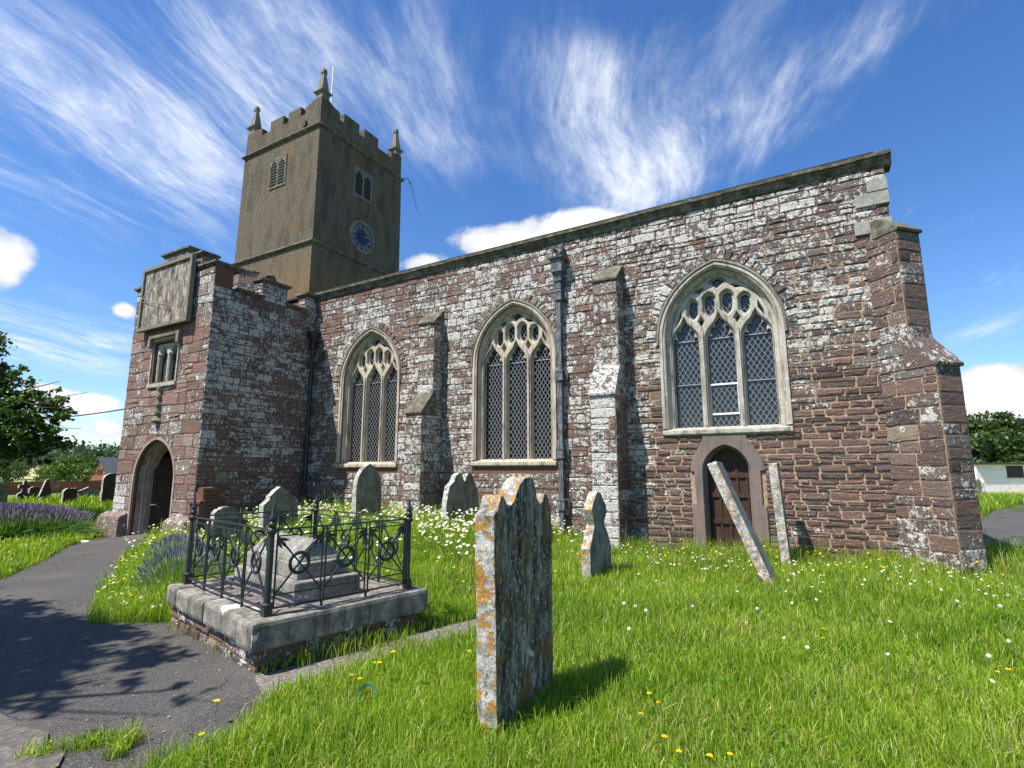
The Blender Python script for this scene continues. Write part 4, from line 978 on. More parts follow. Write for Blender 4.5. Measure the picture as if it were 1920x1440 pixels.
# pointed stone
bD = at(668, 985, 11.6); bD.z = g1(bD.x, bD.y)
raw = [(665, 1010), (667.5, 940), (668.5, 910), (673, 892), (682, 878), (694, 869), (704, 876), (712, 890), (715.5, 905), (715, 940), (713, 1010)]
pD = trace(raw, bD, 0); pD[0] = (pD[0][0], -.3); pD[-1] = (pD[-1][0], -.3)
headstone('headstone', 'olive brown pointed arch headstone below the left window by the porch', pD, bD, 0, .12, mats=(M_FACE2, M_EDGE2), seed=5, rough=.002)
# pedimented stone
bE = at(497, 985, 10.6); bE.z = g1(bE.x, bE.y)
raw = [(494, 1010), (494, 950), (494, 948), (506, 936), (507, 930), (526, 912), (544, 922), (545, 926), (558, 935), (559, 960), (559, 1010)]
pE = trace(raw, bE, 4); pE[0] = (pE[0][0], -.3); pE[-1] = (pE[-1][0], -.3)
headstone('headstone', 'mossy headstone with a stepped gable top, behind the railed grave', pE, bE, 4, .13, mats=(M_FACE2, M_EDGE2), seed=6, rough=.003)
bF = at(398, 1000, 9.4); bF.z = g1(bF.x, bF.y)
raw = [(395, 1040), (399, 985), (403, 962), (410, 955), (413, 956), (417, 951), (430, 950), (440, 953), (446, 960), (452, 962), (458, 975), (456, 1040)]
pF = trace(raw, bF, 6); pF[0] = (pF[0][0], -.3); pF[-1] = (pF[-1][0], -.3)
headstone('headstone', 'low round shouldered headstone just behind the left corner of the railings', pF, bF, 6, .11, mats=(M_FACE2, M_EDGE2), seed=7, rough=.004)
# red inscribed monument by the porch
bG = at(371, 1010, 12.6); bG.z = g1(bG.x, bG.y)
gm = empty('inscribed_monument', bG, R(24)); tag(gm, 'dark red inscribed stone monument with a rolled top by the porch corner', 'gravestone')
mb = MB(); sG = 12.6/990.
mb.box((-.20, .06, -.3), (0, .74, 1.12)); part('tablet', mb, [M_REDST], gm, bevel=.008, org=O0)
mb = MB(); mb.tube([(-.09, .06, 1.17), (-.09, .74, 1.17)], .075, 14); part('rolled_top', mb, [M_REDST], gm, sm=40, org=O0)
for y in (-.10, .74):
    mb = MB(); mb.box((-.23, y, -.3), (.03, y + .16, .86)); mb.box((-.26, y - .03, .862), (.06, y + .19, .93)); mb.box((-.24, y - .01, .60), (.04, y + .17, .68)); part('side_pier', mb, [M_REDST], gm, bevel=.01, org=O0)
mb = MB(); rg = random.Random(4)
for k in range(11):
    z = 1.03 - k*.088; y = .12 + rg.uniform(0, .05); ye = .68 - rg.uniform(0, .06)
    while y < ye:
        l = min(rg.uniform(.02, .09), ye - y); mb.box((-.01, y, z), (.003, y + l, z + .034)); y += l + .018
part('inscription', mb, [M_DARK], gm, org=O0)
# leaning and upright slabs by the little door
bH = Vector((-.62, 8.30, g1(-.62, 8.30)))
headstone('grave_slab', 'lichened grave slab leaning steeply left in front of the little door', [(0, -.3), (-.01, .8), (0, 1.82), (.04, 1.86), (.56, 1.84), (.58, -.3)], bH, 0, .135, lean=(-21.5, 0), mats=(M_FACE3, M_EDGE3), seed=8, rough=.004)
bI = Vector((-.50, 9.9, g1(-.50, 9.9)))
headstone('grave_slab', 'upright lichened grave slab seen edge on, right of the little door', [(0, -.3), (0, 1.70), (.45, 1.71), (.46, -.3)], bI, 0, .135, lean=(-3., 0), mats=(M_FACE3, M_EDGE3), seed=9, rough=.004)
# small stone half hidden behind the foreground one
bJ = at(1024, 1005, 10.2); bJ.z = g1(bJ.x, bJ.y)
headstone('headstone', 'small grey headstone peeping out at the right of the scalloped foreground stone', [(0, -.3), (0, .36), (.08, .46), (.18, .48), (.27, .40), (.30, .25), (.30, -.3)], bJ, 0, .1, mats=(M_FACE3, M_EDGE2), seed=10)
# graveyard to the west
def west(lbl, kind, px, py, dep, wpx, hpx, rot=0, mats=(M_FACE2, M_EDGE2), sd=1):
    b = at(px, py, dep); b.z = g1(b.x, b.y); s = dep/990.5; W = on(px + wpx, py, 0, b.x).y - b.y; Ht = CAMZ + (881 - (py - hpx))*s - b.z
    if kind == 'round': pr = [(0, -.3), (0, Ht*.80)] + [(W/2 - W/2*math.cos(a), Ht*.80 + Ht*.2*math.sin(a)) for a in [math.pi*k/10 for k in range(1, 10)]] + [(W, Ht*.80), (W, -.3)]
    elif kind == 'point': pr = [(0, -.3), (0, Ht*.22), (W*.12, Ht*.25), (W*.44, Ht*.98), (W*.56, Ht), (W*.88, Ht*.25), (W, Ht*.22), (W, -.3)]
    elif kind == 'shoulder': pr = [(0, -.3), (0, Ht*.82), (W*.12, Ht*.95), (W*.3, Ht), (W, Ht), (W, -.3)]
    elif kind == 'cross': pr = [(0, -.3), (0, Ht*.40), (W*.12, Ht*.44), (W*.34, Ht*.50), (W*.38, Ht*.66), (W*.05, Ht*.66), (W*.05, Ht*.82), (W*.38, Ht*.82), (W*.40, Ht), (W*.60, Ht), (W*.62, Ht*.82), (W*.95, Ht*.82), (W*.95, Ht*.66), (W*.62, Ht*.66), (W*.66, Ht*.50), (W*.88, Ht*.44), (W, Ht*.40), (W, -.3)]
    else: pr = [(0, -.3), (0, Ht*.7), (W*.2, Ht*.78), (W*.5, Ht), (W*.8, Ht*.78), (W, Ht*.7), (W, -.3)]
    nm = 'cross_gravestone' if kind == 'cross' else 'headstone'
    headstone(nm, lbl, pr, b, rot, .16, mats=mats, seed=sd, rough=.006)
DKG = (m_grave_plain('dark_grave_face', (.055,.040,.031), (.12,.088,.07), -.05), m_grave_edge('dark_grave_edge', .38))
west('dark stone cross on a block base behind the lavender at far left', 'cross', 30, 945, 24, 24, 45, 0, DKG, 21)
west('small round topped dark headstone between the cross and the pointed stone', 'round', 52, 942, 27, 20, 30, 0, DKG, 22)
west('dark steeply pointed pyramid shaped headstone behind the lavender', 'point', 67, 942, 24.5, 33, 44, 0, DKG, 23)
west('brown round shouldered headstone beyond the right end of the lavender', 'shoulder', 115, 955, 22.5, 26, 40, 0, DKG, 24)
west('wide low headstone with a small raised centre, beyond the lavender', 'ped', 141, 940, 26.5, 44, 27, 0, (M_FACE2, M_EDGE2), 25)
west('large round topped headstone against the left edge of the porch', 'round', 190, 935, 23.5, 34, 48, 0, DKG, 26)
west('pale headstone cut off by the left edge of the picture', 'round', -26, 950, 22, 38, 44, 0, (M_FACE2, M_EDGE2), 27)
west('little grey headstone in the grass before the white shed', 'round', 1839, 921, 33, 9, 24, 0, (M_FACE2, M_EDGE2), 28)

# ================================================================== ground, path
def grid_ground():
    rs = [0.0] + list(np.concatenate([np.arange(.6, 14, .3), np.geomspace(14, 3000, 70)]))
    na = 260; V = [(0, 0)]; 
    for r in rs[1:]:
        for k in range(na): V.append((r*math.cos(2*math.pi*k/na), r*math.sin(2*math.pi*k/na)))
    V = np.array(V); Z = G(V[:, 0], V[:, 1]); V = np.column_stack([V, Z]); F = []
    for k in range(na): F.append((0, 1 + k, 1 + (k+1) % na, 1 + (k+1) % na))
    tri = [(0, 1 + k, 1 + (k+1) % na) for k in range(na)]; quads = []
    for i in range(len(rs) - 2):
        a = 1 + i*na; b = a + na
        for k in range(na): k2 = (k+1) % na; quads += [(a + k, b + k, b + k2), (a + k, b + k2, a + k2)]
    return V, np.array(tri + quads)
V, Fc = grid_ground(); gd = bulk('ground', V, Fc, [M_SOIL]); gd.data.polygons.foreach_set('use_smooth', np.ones(len(Fc), bool)); struct(gd, 'green churchyard turf with fields and low hills beyond', cat='ground')
def sheet(name, poly, mats, up, label, step=.22, kind='structure'):
    poly = [Vector(p) for p in poly]; B = []
    for a, b in zip(poly, poly[1:] + poly[:1]):
        n = max(1, int((b - a).length/.15)); B += [a.lerp(b, k/n) for k in range(n)]
    nb = len(B); xs = [p.x for p in poly]; ys = [p.y for p in poly]; pts = list(B)
    y = min(ys) + step/2
    while y < max(ys):
        x = min(xs) + step/2
        while x < max(xs):
            if inside(np.array([[x, y]]), poly)[0]: pts.append(Vector((x, y)))
            x += step
        y += step
    v, e, f, *_ = delaunay_2d_cdt([Vector((p.x, p.y)) for p in pts], [], [list(range(nb))], 1, 1e-4)
    V = np.array([(p.x, p.y, g1(p.x, p.y) + up) for p in v]); F = np.array([tuple(t) for t in f])
    o = bulk(name, V, F, mats); struct(o, label, kind, name.replace('_', ' ')); 
    me = o.data; bm = bmesh.new(); bm.from_mesh(me); bmesh.ops.recalc_face_normals(bm, faces=bm.faces)
    if sum(q.normal.z for q in bm.faces) < 0: bmesh.ops.reverse_faces(bm, faces=bm.faces)
    bm.to_mesh(me); bm.free(); return o
def inside(P, poly):
    x, y = P[:, 0], P[:, 1]; r = np.zeros(len(P), bool); n = len(poly)
    for i in range(n):
        x1, y1, x2, y2 = poly[i][0], poly[i][1], poly[(i+1) % n][0], poly[(i+1) % n][1]
        c = ((y1 > y) != (y2 > y)) & (x < (x2 - x1)*(y - y1)/((y2 - y1) + 1e-12) + x1); r ^= c
    return r
PATH = [(-2.7, -3), (-2.95, .6), (-3.22, 1.75), (-3.15, 2.12), (-3.5, 2.66), (-3.82, 2.86), (-4.1, 2.98), (-6.12, 3.44), (-6.75, 3.15), (-6.98, 3.0), (-8.5, 3.7), (-10.5, 4.8), (-12.6, 5.95), (-13.9, 7.0), (-14.2, 7.5), (-16.5, 7.5), (-16.3, 6.75), (-15.3, 5.9), (-13.1, 4.7), (-11.15, 3.4), (-10.3, 1.6), (-9.6, -1), (-9, -3)]
GRAVEL = [(-3.95, 2.84), (-3.52, 2.64), (-3.42, 3.3), (-3.12, 4.4), (-2.9, 5.1), (-3.25, 5.35), (-3.45, 4.7), (-3.8, 3.4)]
EPATH = [(2.3, 13.5), (3.6, 13.2), (6.2, 18), (8.5, 26), (9.9, 33), (12, 40), (26, 60), (22, 60), (9, 38.5), (5.4, 32), (4.2, 24), (2.6, 18)]
sheet('path', PATH, [M_ASPH], .004, 'worn tarmac path leading up to the porch door'); M_FIELD = m_simple('mown_hay_field', [(.3, (.34,.34,.13)), (.6, (.50,.45,.22)), (.8, (.58,.52,.30))], .05, .95, .1, .01, .1)
FLD = [tuple(at(px, 900, dp_)[:2]) for px, dp_ in ((30, 85), (230, 85), (250, 180), (60, 230))]
sheet('gravel_strip', GRAVEL, [M_GRAV], .005, 'thin gravel strip between the railed grave and the lawn', .2)
EP = [(2.35, 13.6), (3.5, 13.0), (6.5, 17.5), (9.2, 26), (12.5, 33.5), (7.9, 33.0), (5.9, 28), (3.6, 20)]
ep = sheet('path', EP, [M_ASPH], .004, 'tarmac path passing the east end of the church', .5)
sheet('hay_field', FLD, [M_FIELD], .15, 'pale mown hay field beyond the brick wall', 6.)
SLAB = [(-4.05, .8), (-3.72, 1.2), (-3.62, 1.38), (-3.70, 1.52), (-3.84, 1.60), (-4.02, 1.58), (-4.22, 1.66), (-4.5, 1.60), (-4.9, 1.63), (-5.4, 1.45), (-5.5, .7)]
sheet('paving_slab', SLAB, [M_SLAB], .02, 'broken pale concrete patch in the tarmac path', .2)

# ================================================================== grass and flowers
keep = [(-6.25, 3.0), (-4.0, 2.75), (-3.6, 4.55), (-5.85, 5.05)]
def nogo(P):
    x, y = P[:, 0], P[:, 1]
    b = inside(P, PATH) | inside(P, GRAVEL) | inside(P, keep) | inside(P, EP)
    b |= (y > 10.93) & (x > -17) & (x < 1.47) & (y < 18); b |= (x > PXW) & (x < PXE + .02) & (y > PY - .02) & (y < 11)
    return b
def blades(name, P, hmean, hvar, wid, colr, lean=.45, seed=1):
    g = np.random.default_rng(seed); n = len(P); h = hmean*(1 + hvar*g.standard_normal(n)).clip(.35, 2.2); az = g.uniform(0, 2*np.pi, n); fa = g.uniform(0, 2*np.pi, n)
    l = np.abs(g.normal(0, lean, n)).clip(0, 1.3); z0 = G(P[:, 0], P[:, 1]) - .01
    base = np.column_stack([P, z0]); D = np.column_stack([np.cos(az), np.sin(az), np.zeros(n)]); W = np.column_stack([np.cos(fa), np.sin(fa), np.zeros(n)])*(wid/2)[:, None]
    up = np.array([0, 0, 1.]); hh = h[:, None]; ll = l[:, None]
    m1 = base + up*hh*.42 + D*hh*ll*.16; m2 = base + up*hh*.78*(1 - .12*ll) + D*hh*ll*.5; tip = base + up*hh*(1 - .32*ll) + D*hh*ll*.95
    V = np.stack([base - W, base + W, m1 - W*.9, m1 + W*.9, m2 - W*.6, m2 + W*.6, tip], 1).reshape(-1, 3)
    o = np.arange(n)[:, None]*7; F = np.concatenate([o + np.array(t) for t in ((0,1,3),(0,3,2),(2,3,5),(2,5,4),(4,5,6))], 1).reshape(-1, 3)
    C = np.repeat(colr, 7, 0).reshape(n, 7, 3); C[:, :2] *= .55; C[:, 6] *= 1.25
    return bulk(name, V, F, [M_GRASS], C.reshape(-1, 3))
def lownoise(P, s, k):
    x, y = P[:, 0]*s, P[:, 1]*s
    return (np.sin(x*1.3 + k) * np.cos(y*1.7 - k*2) + np.sin(x*2.9 - y*2.3 + k*3)*.6 + np.sin(x*5.1 + y*4.3 + k)*.35)/1.6
def gcolor(P, g, n):
    c0, c1, c2, c3 = np.array((.12,.225,.014)), np.array((.25,.375,.026)), np.array((.38,.43,.06)), np.array((.50,.44,.20))
    t = (.50 + .34*lownoise(P, .9, 1) + .22*lownoise(P, 2.7, 9) + .24*g.standard_normal(n)).clip(0, 1)[:, None]
    C = c0*(1 - t) + c1*t; y = (g.random(n) < .16 + .12*lownoise(P, .6, 4))[:, None]; C = np.where(y, c2*(.8 + .4*g.random((n, 1))), C)
    d = (g.random(n) < .05 + .10*lownoise(P, 1.5, 6))[:, None]; return np.where(d, c3*(.7 + .5*g.random((n, 1))), C)
g = np.random.default_rng(5)
PP = []
for r0 in np.arange(1.4, 17, .4):
    dens = 8200*min(1, (3.2/r0)**1.45) if r0 < 13 else 500
    a0, a1 = R(90 - 24), R(90 + 82); n = int(dens*(a1 - a0)*((r0 + .4)**2 - r0**2)/2)
    r = np.sqrt(g.uniform(r0**2, (r0 + .4)**2, n)); a = g.uniform(a0, a1, n); PP.append(np.column_stack([r*np.cos(a), r*np.sin(a)]))
P = np.concatenate(PP)
edge = .05*g.standard_normal((len(P), 2)); P = P[~nogo(P + edge)]
P = P[~((P[:, 0] > -3.2) & (P[:, 0] < 1.5) & (P[:, 1] > 10.8))]
tf = []
for (xa, ya), (xb, yb), m, s_ in (((40, 1425), (130, 1408), 160, .03), ((130, 1410), (255, 1385), 260, .035), ((205, 1430), (255, 1390), 170, .03), ((480, 1262), (780, 1205), 420, .05), ((315, 1172), (460, 1252), 70, .02)):
    for k in range(m):
        u = g.random(); q_ = on(xa + (xb - xa)*u, ya + (yb - ya)*u, 2, 0.); tf.append((q_.x + g.normal(0, s_), q_.y + g.normal(0, s_)))
P = np.concatenate([P, np.array(tf)])
r = np.hypot(P[:, 0], P[:, 1]); n = len(P)
bed = (S(((P[:, 0] + 6.5)*.447 + (P[:, 1] - 3)*.894 + .1)/.5)*S((-P[:, 0] - 5.8)/1.)).clip(0, 1)
nearwall = S((P[:, 1] - 9.9)/.9)*(P[:, 0] > -13.3)
clump = (.5 + .5*lownoise(P, 2.2, 2) + .35*lownoise(P, .8, 12)).clip(0, 1.4)
hm = .085 + .055*clump + .035*S((P[:, 1] - 5)/4) + .20*bed + .14*nearwall*(.4 + clump)
wd = (.0034 + .00070*r)*(.7 + .6*g.random(n))
gr = blades('meadow_grass', P, hm, .32, wd, gcolor(P, g, n), .5, 3); struct(gr, 'bright green uncut meadow grass of the churchyard', 'stuff', 'grass')
# farther grass, east and west
Q = []
n = 26000; Q.append(np.column_stack([g.uniform(1.6, 24, n), g.uniform(10.8, 42, n)])); n = 16000; Q.append(np.column_stack([g.uniform(-34, -16.8, n), g.uniform(1.5, 19, n)])); n = 16000; Q.append(np.column_stack([g.uniform(-17, -10.5, n), g.uniform(.8, 7, n)]))
P = np.concatenate(Q); P = P[~nogo(P)]; n = len(P); r = np.hypot(P[:, 0], P[:, 1])
gr2 = blades('long_grass', P, .16 + .20*S((r - 16)/10)*(.6 + .4*lownoise(P, .7, 3)), .35, (.010 + .0012*r)*(.7 + .6*g.random(n)), gcolor(P, g, n)*np.array((1.0, 1.0, .95)), .4, 4); struct(gr2, 'longer pale grass at the edges of the churchyard', 'stuff', 'grass')
# tall stems and seed heads
n = 6500; P = np.column_stack([g.uniform(-8, 4.5, n), g.uniform(1.8, 10.9, n)]); P = P[~nogo(P)]; P = P[g.random(len(P)) < .16 + .84*S((P[:, 1] - 9.2)/1.3)]; n = len(P)
sc = np.tile(np.array((.40,.36,.17)), (n, 1))*(.6 + .6*g.random((n, 1))); sc[g.random(n) < .3] = (.16,.10,.06)
st = blades('seeding_grass_stems', P, .25 + .20*S((P[:, 1] - 9)/1.5), .35, np.full(n, .0048), sc, .35, 6); struct(st, 'thin straw coloured seeding stems among the grass', 'stuff', 'grass stems')
def leafcloud(n, g, size, colr, pts, up=.5):
    """small folded leaf quads with random attitude at pts"""
    N = g.normal(size=(n, 3)); N[:, 2] += up; N /= np.linalg.norm(N, axis=1)[:, None]; T = np.cross(N, g.normal(size=(n, 3))); T /= np.linalg.norm(T, axis=1)[:, None] + 1e-9; B = np.cross(N, T)
    s = (size*(.6 + .8*g.random(n)))[:, None]
    V = np.stack([pts - T*s*.5, pts - B*s*.32 + N*s*.07, pts + T*s*.5, pts + B*s*.32 + N*s*.07], 1).reshape(-1, 3); o = np.arange(n)[:, None]*4
    F = np.concatenate([o + np.array((0, 1, 2)), o + np.array((0, 2, 3))], 1).reshape(-1, 3); return V, F, np.repeat(colr, 4, 0)
# broad-leaved weeds low in the turf
n = 11000; P = np.column_stack([g.uniform(-3.4, 4.6, n), g.uniform(1.9, 9.5, n)]); P = P[(lownoise(P, 1.4, 7) > .12)]; P = P[~nogo(P)]; n = len(P)
pts = np.column_stack([P, G(P[:, 0], P[:, 1]) + .02 + .05*g.random(n)]); V, F, C = leafcloud(n, g, .045, np.array((.10,.22,.035))*(.7 + .7*g.random((n, 1))), pts, 1.5)
struct(bulk('clover_leaves', V, F, [M_GRASS], C), 'broad clover leaves low in the turf', 'stuff', 'weeds')
n = 900; P = np.column_stack([g.uniform(-9, -3, n), g.uniform(.8, 5, n)]); P = P[inside(P, PATH)]; n = len(P)
pts = np.column_stack([P, G(P[:, 0], P[:, 1]) + .012]); V, F, C = leafcloud(n, g, .022, np.array((.30,.25,.17))*(.4 + 1.*g.random((n, 1))), pts, 6.)
struct(bulk('leaf_litter', V, F, [M_FLOWER], C), 'scraps of dry leaf and grit on the tarmac', 'stuff', 'litter')
# ox-eye daisies along the foot of the nave and round the railed grave
def disc_flowers(name, P, hts, rad, petal, eye, label, seed, stemc=(.10,.18,.03), tilt=.35):
    g = np.random.default_rng(seed); n = len(P); z0 = G(P[:, 0], P[:, 1]); top = np.column_stack([P + g.normal(0, .03, (n, 2)), z0 + hts]); N = np.column_stack([g.normal(-.1, tilt, n), g.normal(-.25, tilt, n), np.ones(n)]); N /= np.linalg.norm(N, axis=1)[:, None]
    T = np.cross(N, g.normal(size=(n, 3))); T /= np.linalg.norm(T, axis=1)[:, None]; B = np.cross(N, T); K = 10; Vs = [top - N*.004]; 
    for k in range(K):
        a = 2*np.pi*k/K; rr = rad*(1.0 if k % 2 else .74)*(.8 + .4*g.random(n)); Vs.append(top + (T*np.cos(a) + B*np.sin(a))*rr[:, None] - N*(rad*.15))
    for k in range(6): a = 2*np.pi*k/6; Vs.append(top + N*.004 + (T*np.cos(a) + B*np.sin(a))*(rad*.34))
    base = np.column_stack([P, z0]); Vs += [base - T*.002, base + T*.002, top - N*.006]
    V = np.stack(Vs, 1); m = V.shape[1]; fl = [(0, 1 + k, 1 + (k+1) % K) for k in range(K)] + [(11, 11 + k, 12 + k) for k in range(1, 5)] + [(17, 18, 19)]
    o = np.arange(n)[:, None]*m; F = np.concatenate([o + np.array(t) for t in fl], 1).reshape(-1, 3); C = np.zeros((n, m, 3)); C[:, :11] = petal; C[:, 11:17] = eye; C[:, 17:] = stemc
    return struct(bulk(name, V.reshape(-1, 3), F, [M_FLOWER], C.reshape(-1, 3)), label, 'stuff', 'flowers')
def scatter(n, x0, x1, y0, y1, f, g):
    P = np.column_stack([g.uniform(x0, x1, n), g.uniform(y0, y1, n)]); P = P[~nogo(P)]; return P[g.random(len(P)) < f(P)]
fD = lambda P: (.25 + .75*S((P[:, 1] - 6.2)/2.))*S((-P[:, 0] - 3.6)/2.4)*(.55 + .45*lownoise(P, 1.1, 5)).clip(.1, 1)
P = scatter(7500, -13.2, -3.6, 4.8, 10.75, fD, g)
disc_flowers('oxeye_daisies', P, .34 + .12*g.standard_normal(len(P)).clip(-1.6, 1.6), (.030), (.80,.80,.75), (.55,.36,.03), 'drift of white daisies growing below the nave windows', 7)
P = np.concatenate([scatter(420, -11.5, -6.3, 3.2, 6.2, lambda P: np.full(len(P), .8), g), scatter(380, -4, 2.0, 8.2, 10.8, lambda P: np.full(len(P), .7), g), scatter(70, -3, 4.5, 5, 9, lambda P: np.full(len(P), .6), g)])
disc_flowers('small_white_flowers', P, .16 + .05*g.random(len(P)), .017, (.72,.70,.62), (.55,.45,.2), 'small white flowers scattered through the lawn', 8)
P = np.concatenate([scatter(300, -11.5, -6.2, 3.0, 6.5, lambda P: np.full(len(P), .8), g), scatter(100, -3.5, 2.0, 8.8, 10.8, lambda P: np.full(len(P), .7), g), scatter(150, -9, -3, 5, 9, lambda P: np.full(len(P), .7), g), scatter(90, -17, -11, 1.5, 5, lambda P: np.full(len(P), .7), g)])
disc_flowers('yellow_meadow_flowers', P, .20 + .12*g.random(len(P)), .019, (.75,.52,.02), (.6,.38,.01), 'little yellow flowers sprinkled through the long grass', 9)
P = scatter(40, -10.6, -8.6, 8.6, 9.9, lambda P: np.full(len(P), 1.), g); disc_flowers('red_flowers', np.concatenate([P*np.array((1., 1.)) + np.array((0., -.2))]), .36 + .1*g.random(len(P)), .035, (.32,.02,.02), (.2,.02,.01), 'clump of dark red flowers behind the railed grave', 10)
# individual hawkbits and dandelion clocks on the near lawn
def hawkbit():
    o = empty('hawkbit_flower', (0, 0, 0)); tag(o, 'yellow hawkbit flower head on a thin stem in the near lawn', 'flower', 'yellow hawkbits in the near lawn')
    mb = MB(); mb.cc = (.10,.17,.03,1); mb.tube([(0, 0, 0), (.01, .0, .08), (.006, .006, .155)], .0018, 5)
    me = mb.mesh('stem'); me.color_attributes[0].name = 'gcol'; link('stem', me, [M_FLOWER], o)
    mb = MB(); mb.cc = (.85,.62,.015,1); rg = random.Random(2)
    for ring, (nn, rr, zz) in enumerate(((14, .021, .004), (11, .015, .008), (7, .008, .011))):
        for k in range(nn):
            a = 2*math.pi*(k + ring*.4)/nn; w = .22; r2 = rr*rg.uniform(.85, 1.1); c = Vector((.006, .006, .156))
            mb.face([mb.vert(c), mb.vert(c + Vector((r2*math.cos(a - w), r2*math.sin(a - w), zz))), mb.vert(c + Vector((r2*1.05*math.cos(a), r2*1.05*math.sin(a), zz + .002))), mb.vert(c + Vector((r2*math.cos(a + w), r2*math.sin(a + w), zz)))])
    me = mb.mesh('flower_head'); me.color_attributes[0].name = 'gcol'; link('flower_head', me, [M_FLOWER], o); return o
def clock():
    o = empty('dandelion_clock', (0, 0, 0)); tag(o, 'pale round dandelion seed head on a stem in the lawn', 'seed head', 'dandelion clocks in the lawn')
    mb = MB(); mb.cc = (.22,.20,.09,1); mb.tube([(0, 0, 0), (.008, .004, .1), (.0, .006, .19)], .0018, 5)
    me = mb.mesh('stem'); me.color_attributes[0].name = 'gcol'; link('stem', me, [M_FLOWER], o)
    mb = MB(); mb.cc = (.66,.64,.58,1); rg = random.Random(3); c = Vector((0, .006, .20))
    for k in range(150):
        d = Vector((rg.gauss(0, 1), rg.gauss(0, 1), rg.gauss(.1, 1))).normalized(); s = d.orthogonal().normalized(); q_ = d.cross(s); r_ = .022*rg.uniform(.9, 1.05)
        mb.face([mb.vert(c + d*.003), mb.vert(c + d*r_ + s*.0016), mb.vert(c + d*r_ - s*.0016)]); e_ = c + d*r_
        mb.face([mb.vert(e_ + s*.005), mb.vert(e_ + q_*.005), mb.vert(e_ - s*.005), mb.vert(e_ - q_*.005)])
    me = mb.mesh('seed_globe'); me.color_attributes[0].name = 'gcol'; link('seed_globe', me, [M_FLOWER], o); return o
def dup(o, loc, rz, sc):
    r = o.copy(); col.objects.link(r); r.location = loc; r.rotation_euler = (0, 0, rz); r.scale = (sc,)*3
    for ch in o.children: c = ch.copy(); col.objects.link(c); c.parent = r
    return r
def ground_px(px, py):
    z = 0.
    for _ in range(6): q_ = on(px, py, 2, z); z = g1(q_.x, q_.y)
    return q_
hk = hawkbit(); hk0 = True
for (px, py) in ((1217, 1310), (1236, 1325), (1205, 1347), (1246, 1400), (1546, 1180), (1545, 1198), (1876, 1262), (1896, 1268), (1670, 1160), (405, 1335), (372, 1395), (657, 1268), (672, 1280), (702, 1245), (735, 1232), (712, 1250), (1335, 1438), (1370, 1430), (1275, 1425), (880, 1225)):
    q_ = ground_px(px, py + 26); l = (q_.x, q_.y, g1(q_.x, q_.y)); s_ = rng.uniform(.65, .95)
    if hk0: hk.location = l; hk.scale = (s_,)*3; hk0 = False
    else: dup(hk, l, rng.uniform(0, 6), s_)
ck_ = clock(); c0 = True
for (px, py) in ((1171, 1140), (1193, 1137), (1214, 1152), (1300, 1134), (1422, 1143), (1180, 1190), (1882, 1145), (1898, 1210), (1475, 1102), (1541, 1101), (1710, 1095), (1860, 1250), (1800, 1130), (1480, 1085)):
    q_ = ground_px(px, py + 30); l = (q_.x, q_.y, g1(q_.x, q_.y))
    if c0: ck_.location = l; c0 = False
    else: dup(ck_, l, rng.uniform(0, 6), rng.uniform(.65, 1.))
# green ring half buried in the lawn
q_ = ground_px(686, 1322); mb = MB(); rs = []
for k in range(33):
    a = 2*math.pi*k/32; rs.append([(.075*1.0*math.cos(a)*f, d, .035 + .075*math.sin(a)*f) for f, d in ((1, -.02), (1, .02), (.78, .012), (.78, -.012))])
mb.rings(rs, cap=False); ri = part('flower_vase_rim', mb, [M_GREEN], None, org=O0) if False else link('buried_ring', mb.mesh('buried_ring'), [M_GREEN])
fixn(ri.data); ri.location = (q_.x, q_.y, g1(q_.x, q_.y) + .02); ri.rotation_euler = (R(-25), 0, R(35)); tag(ri, 'green plastic ring half buried in the lawn near the path', 'ring')
q_ = ground_px(157, 1017); mb = MB(); mb.lathe((0, 0, 0), [(.05, -.02), (.13, 0), (.14, .03), (.09, .06), (.02, .07)], 9); pe = link('pale_stone', mb.mesh('pale_stone'), [M_WHITEW]); fixn(pe.data); pe.location = (q_.x, q_.y, g1(q_.x, q_.y)); pe.scale = (1.2, .8, .7); tag(pe, 'small pale stone lying at the edge of the path by the lavender', 'stone')

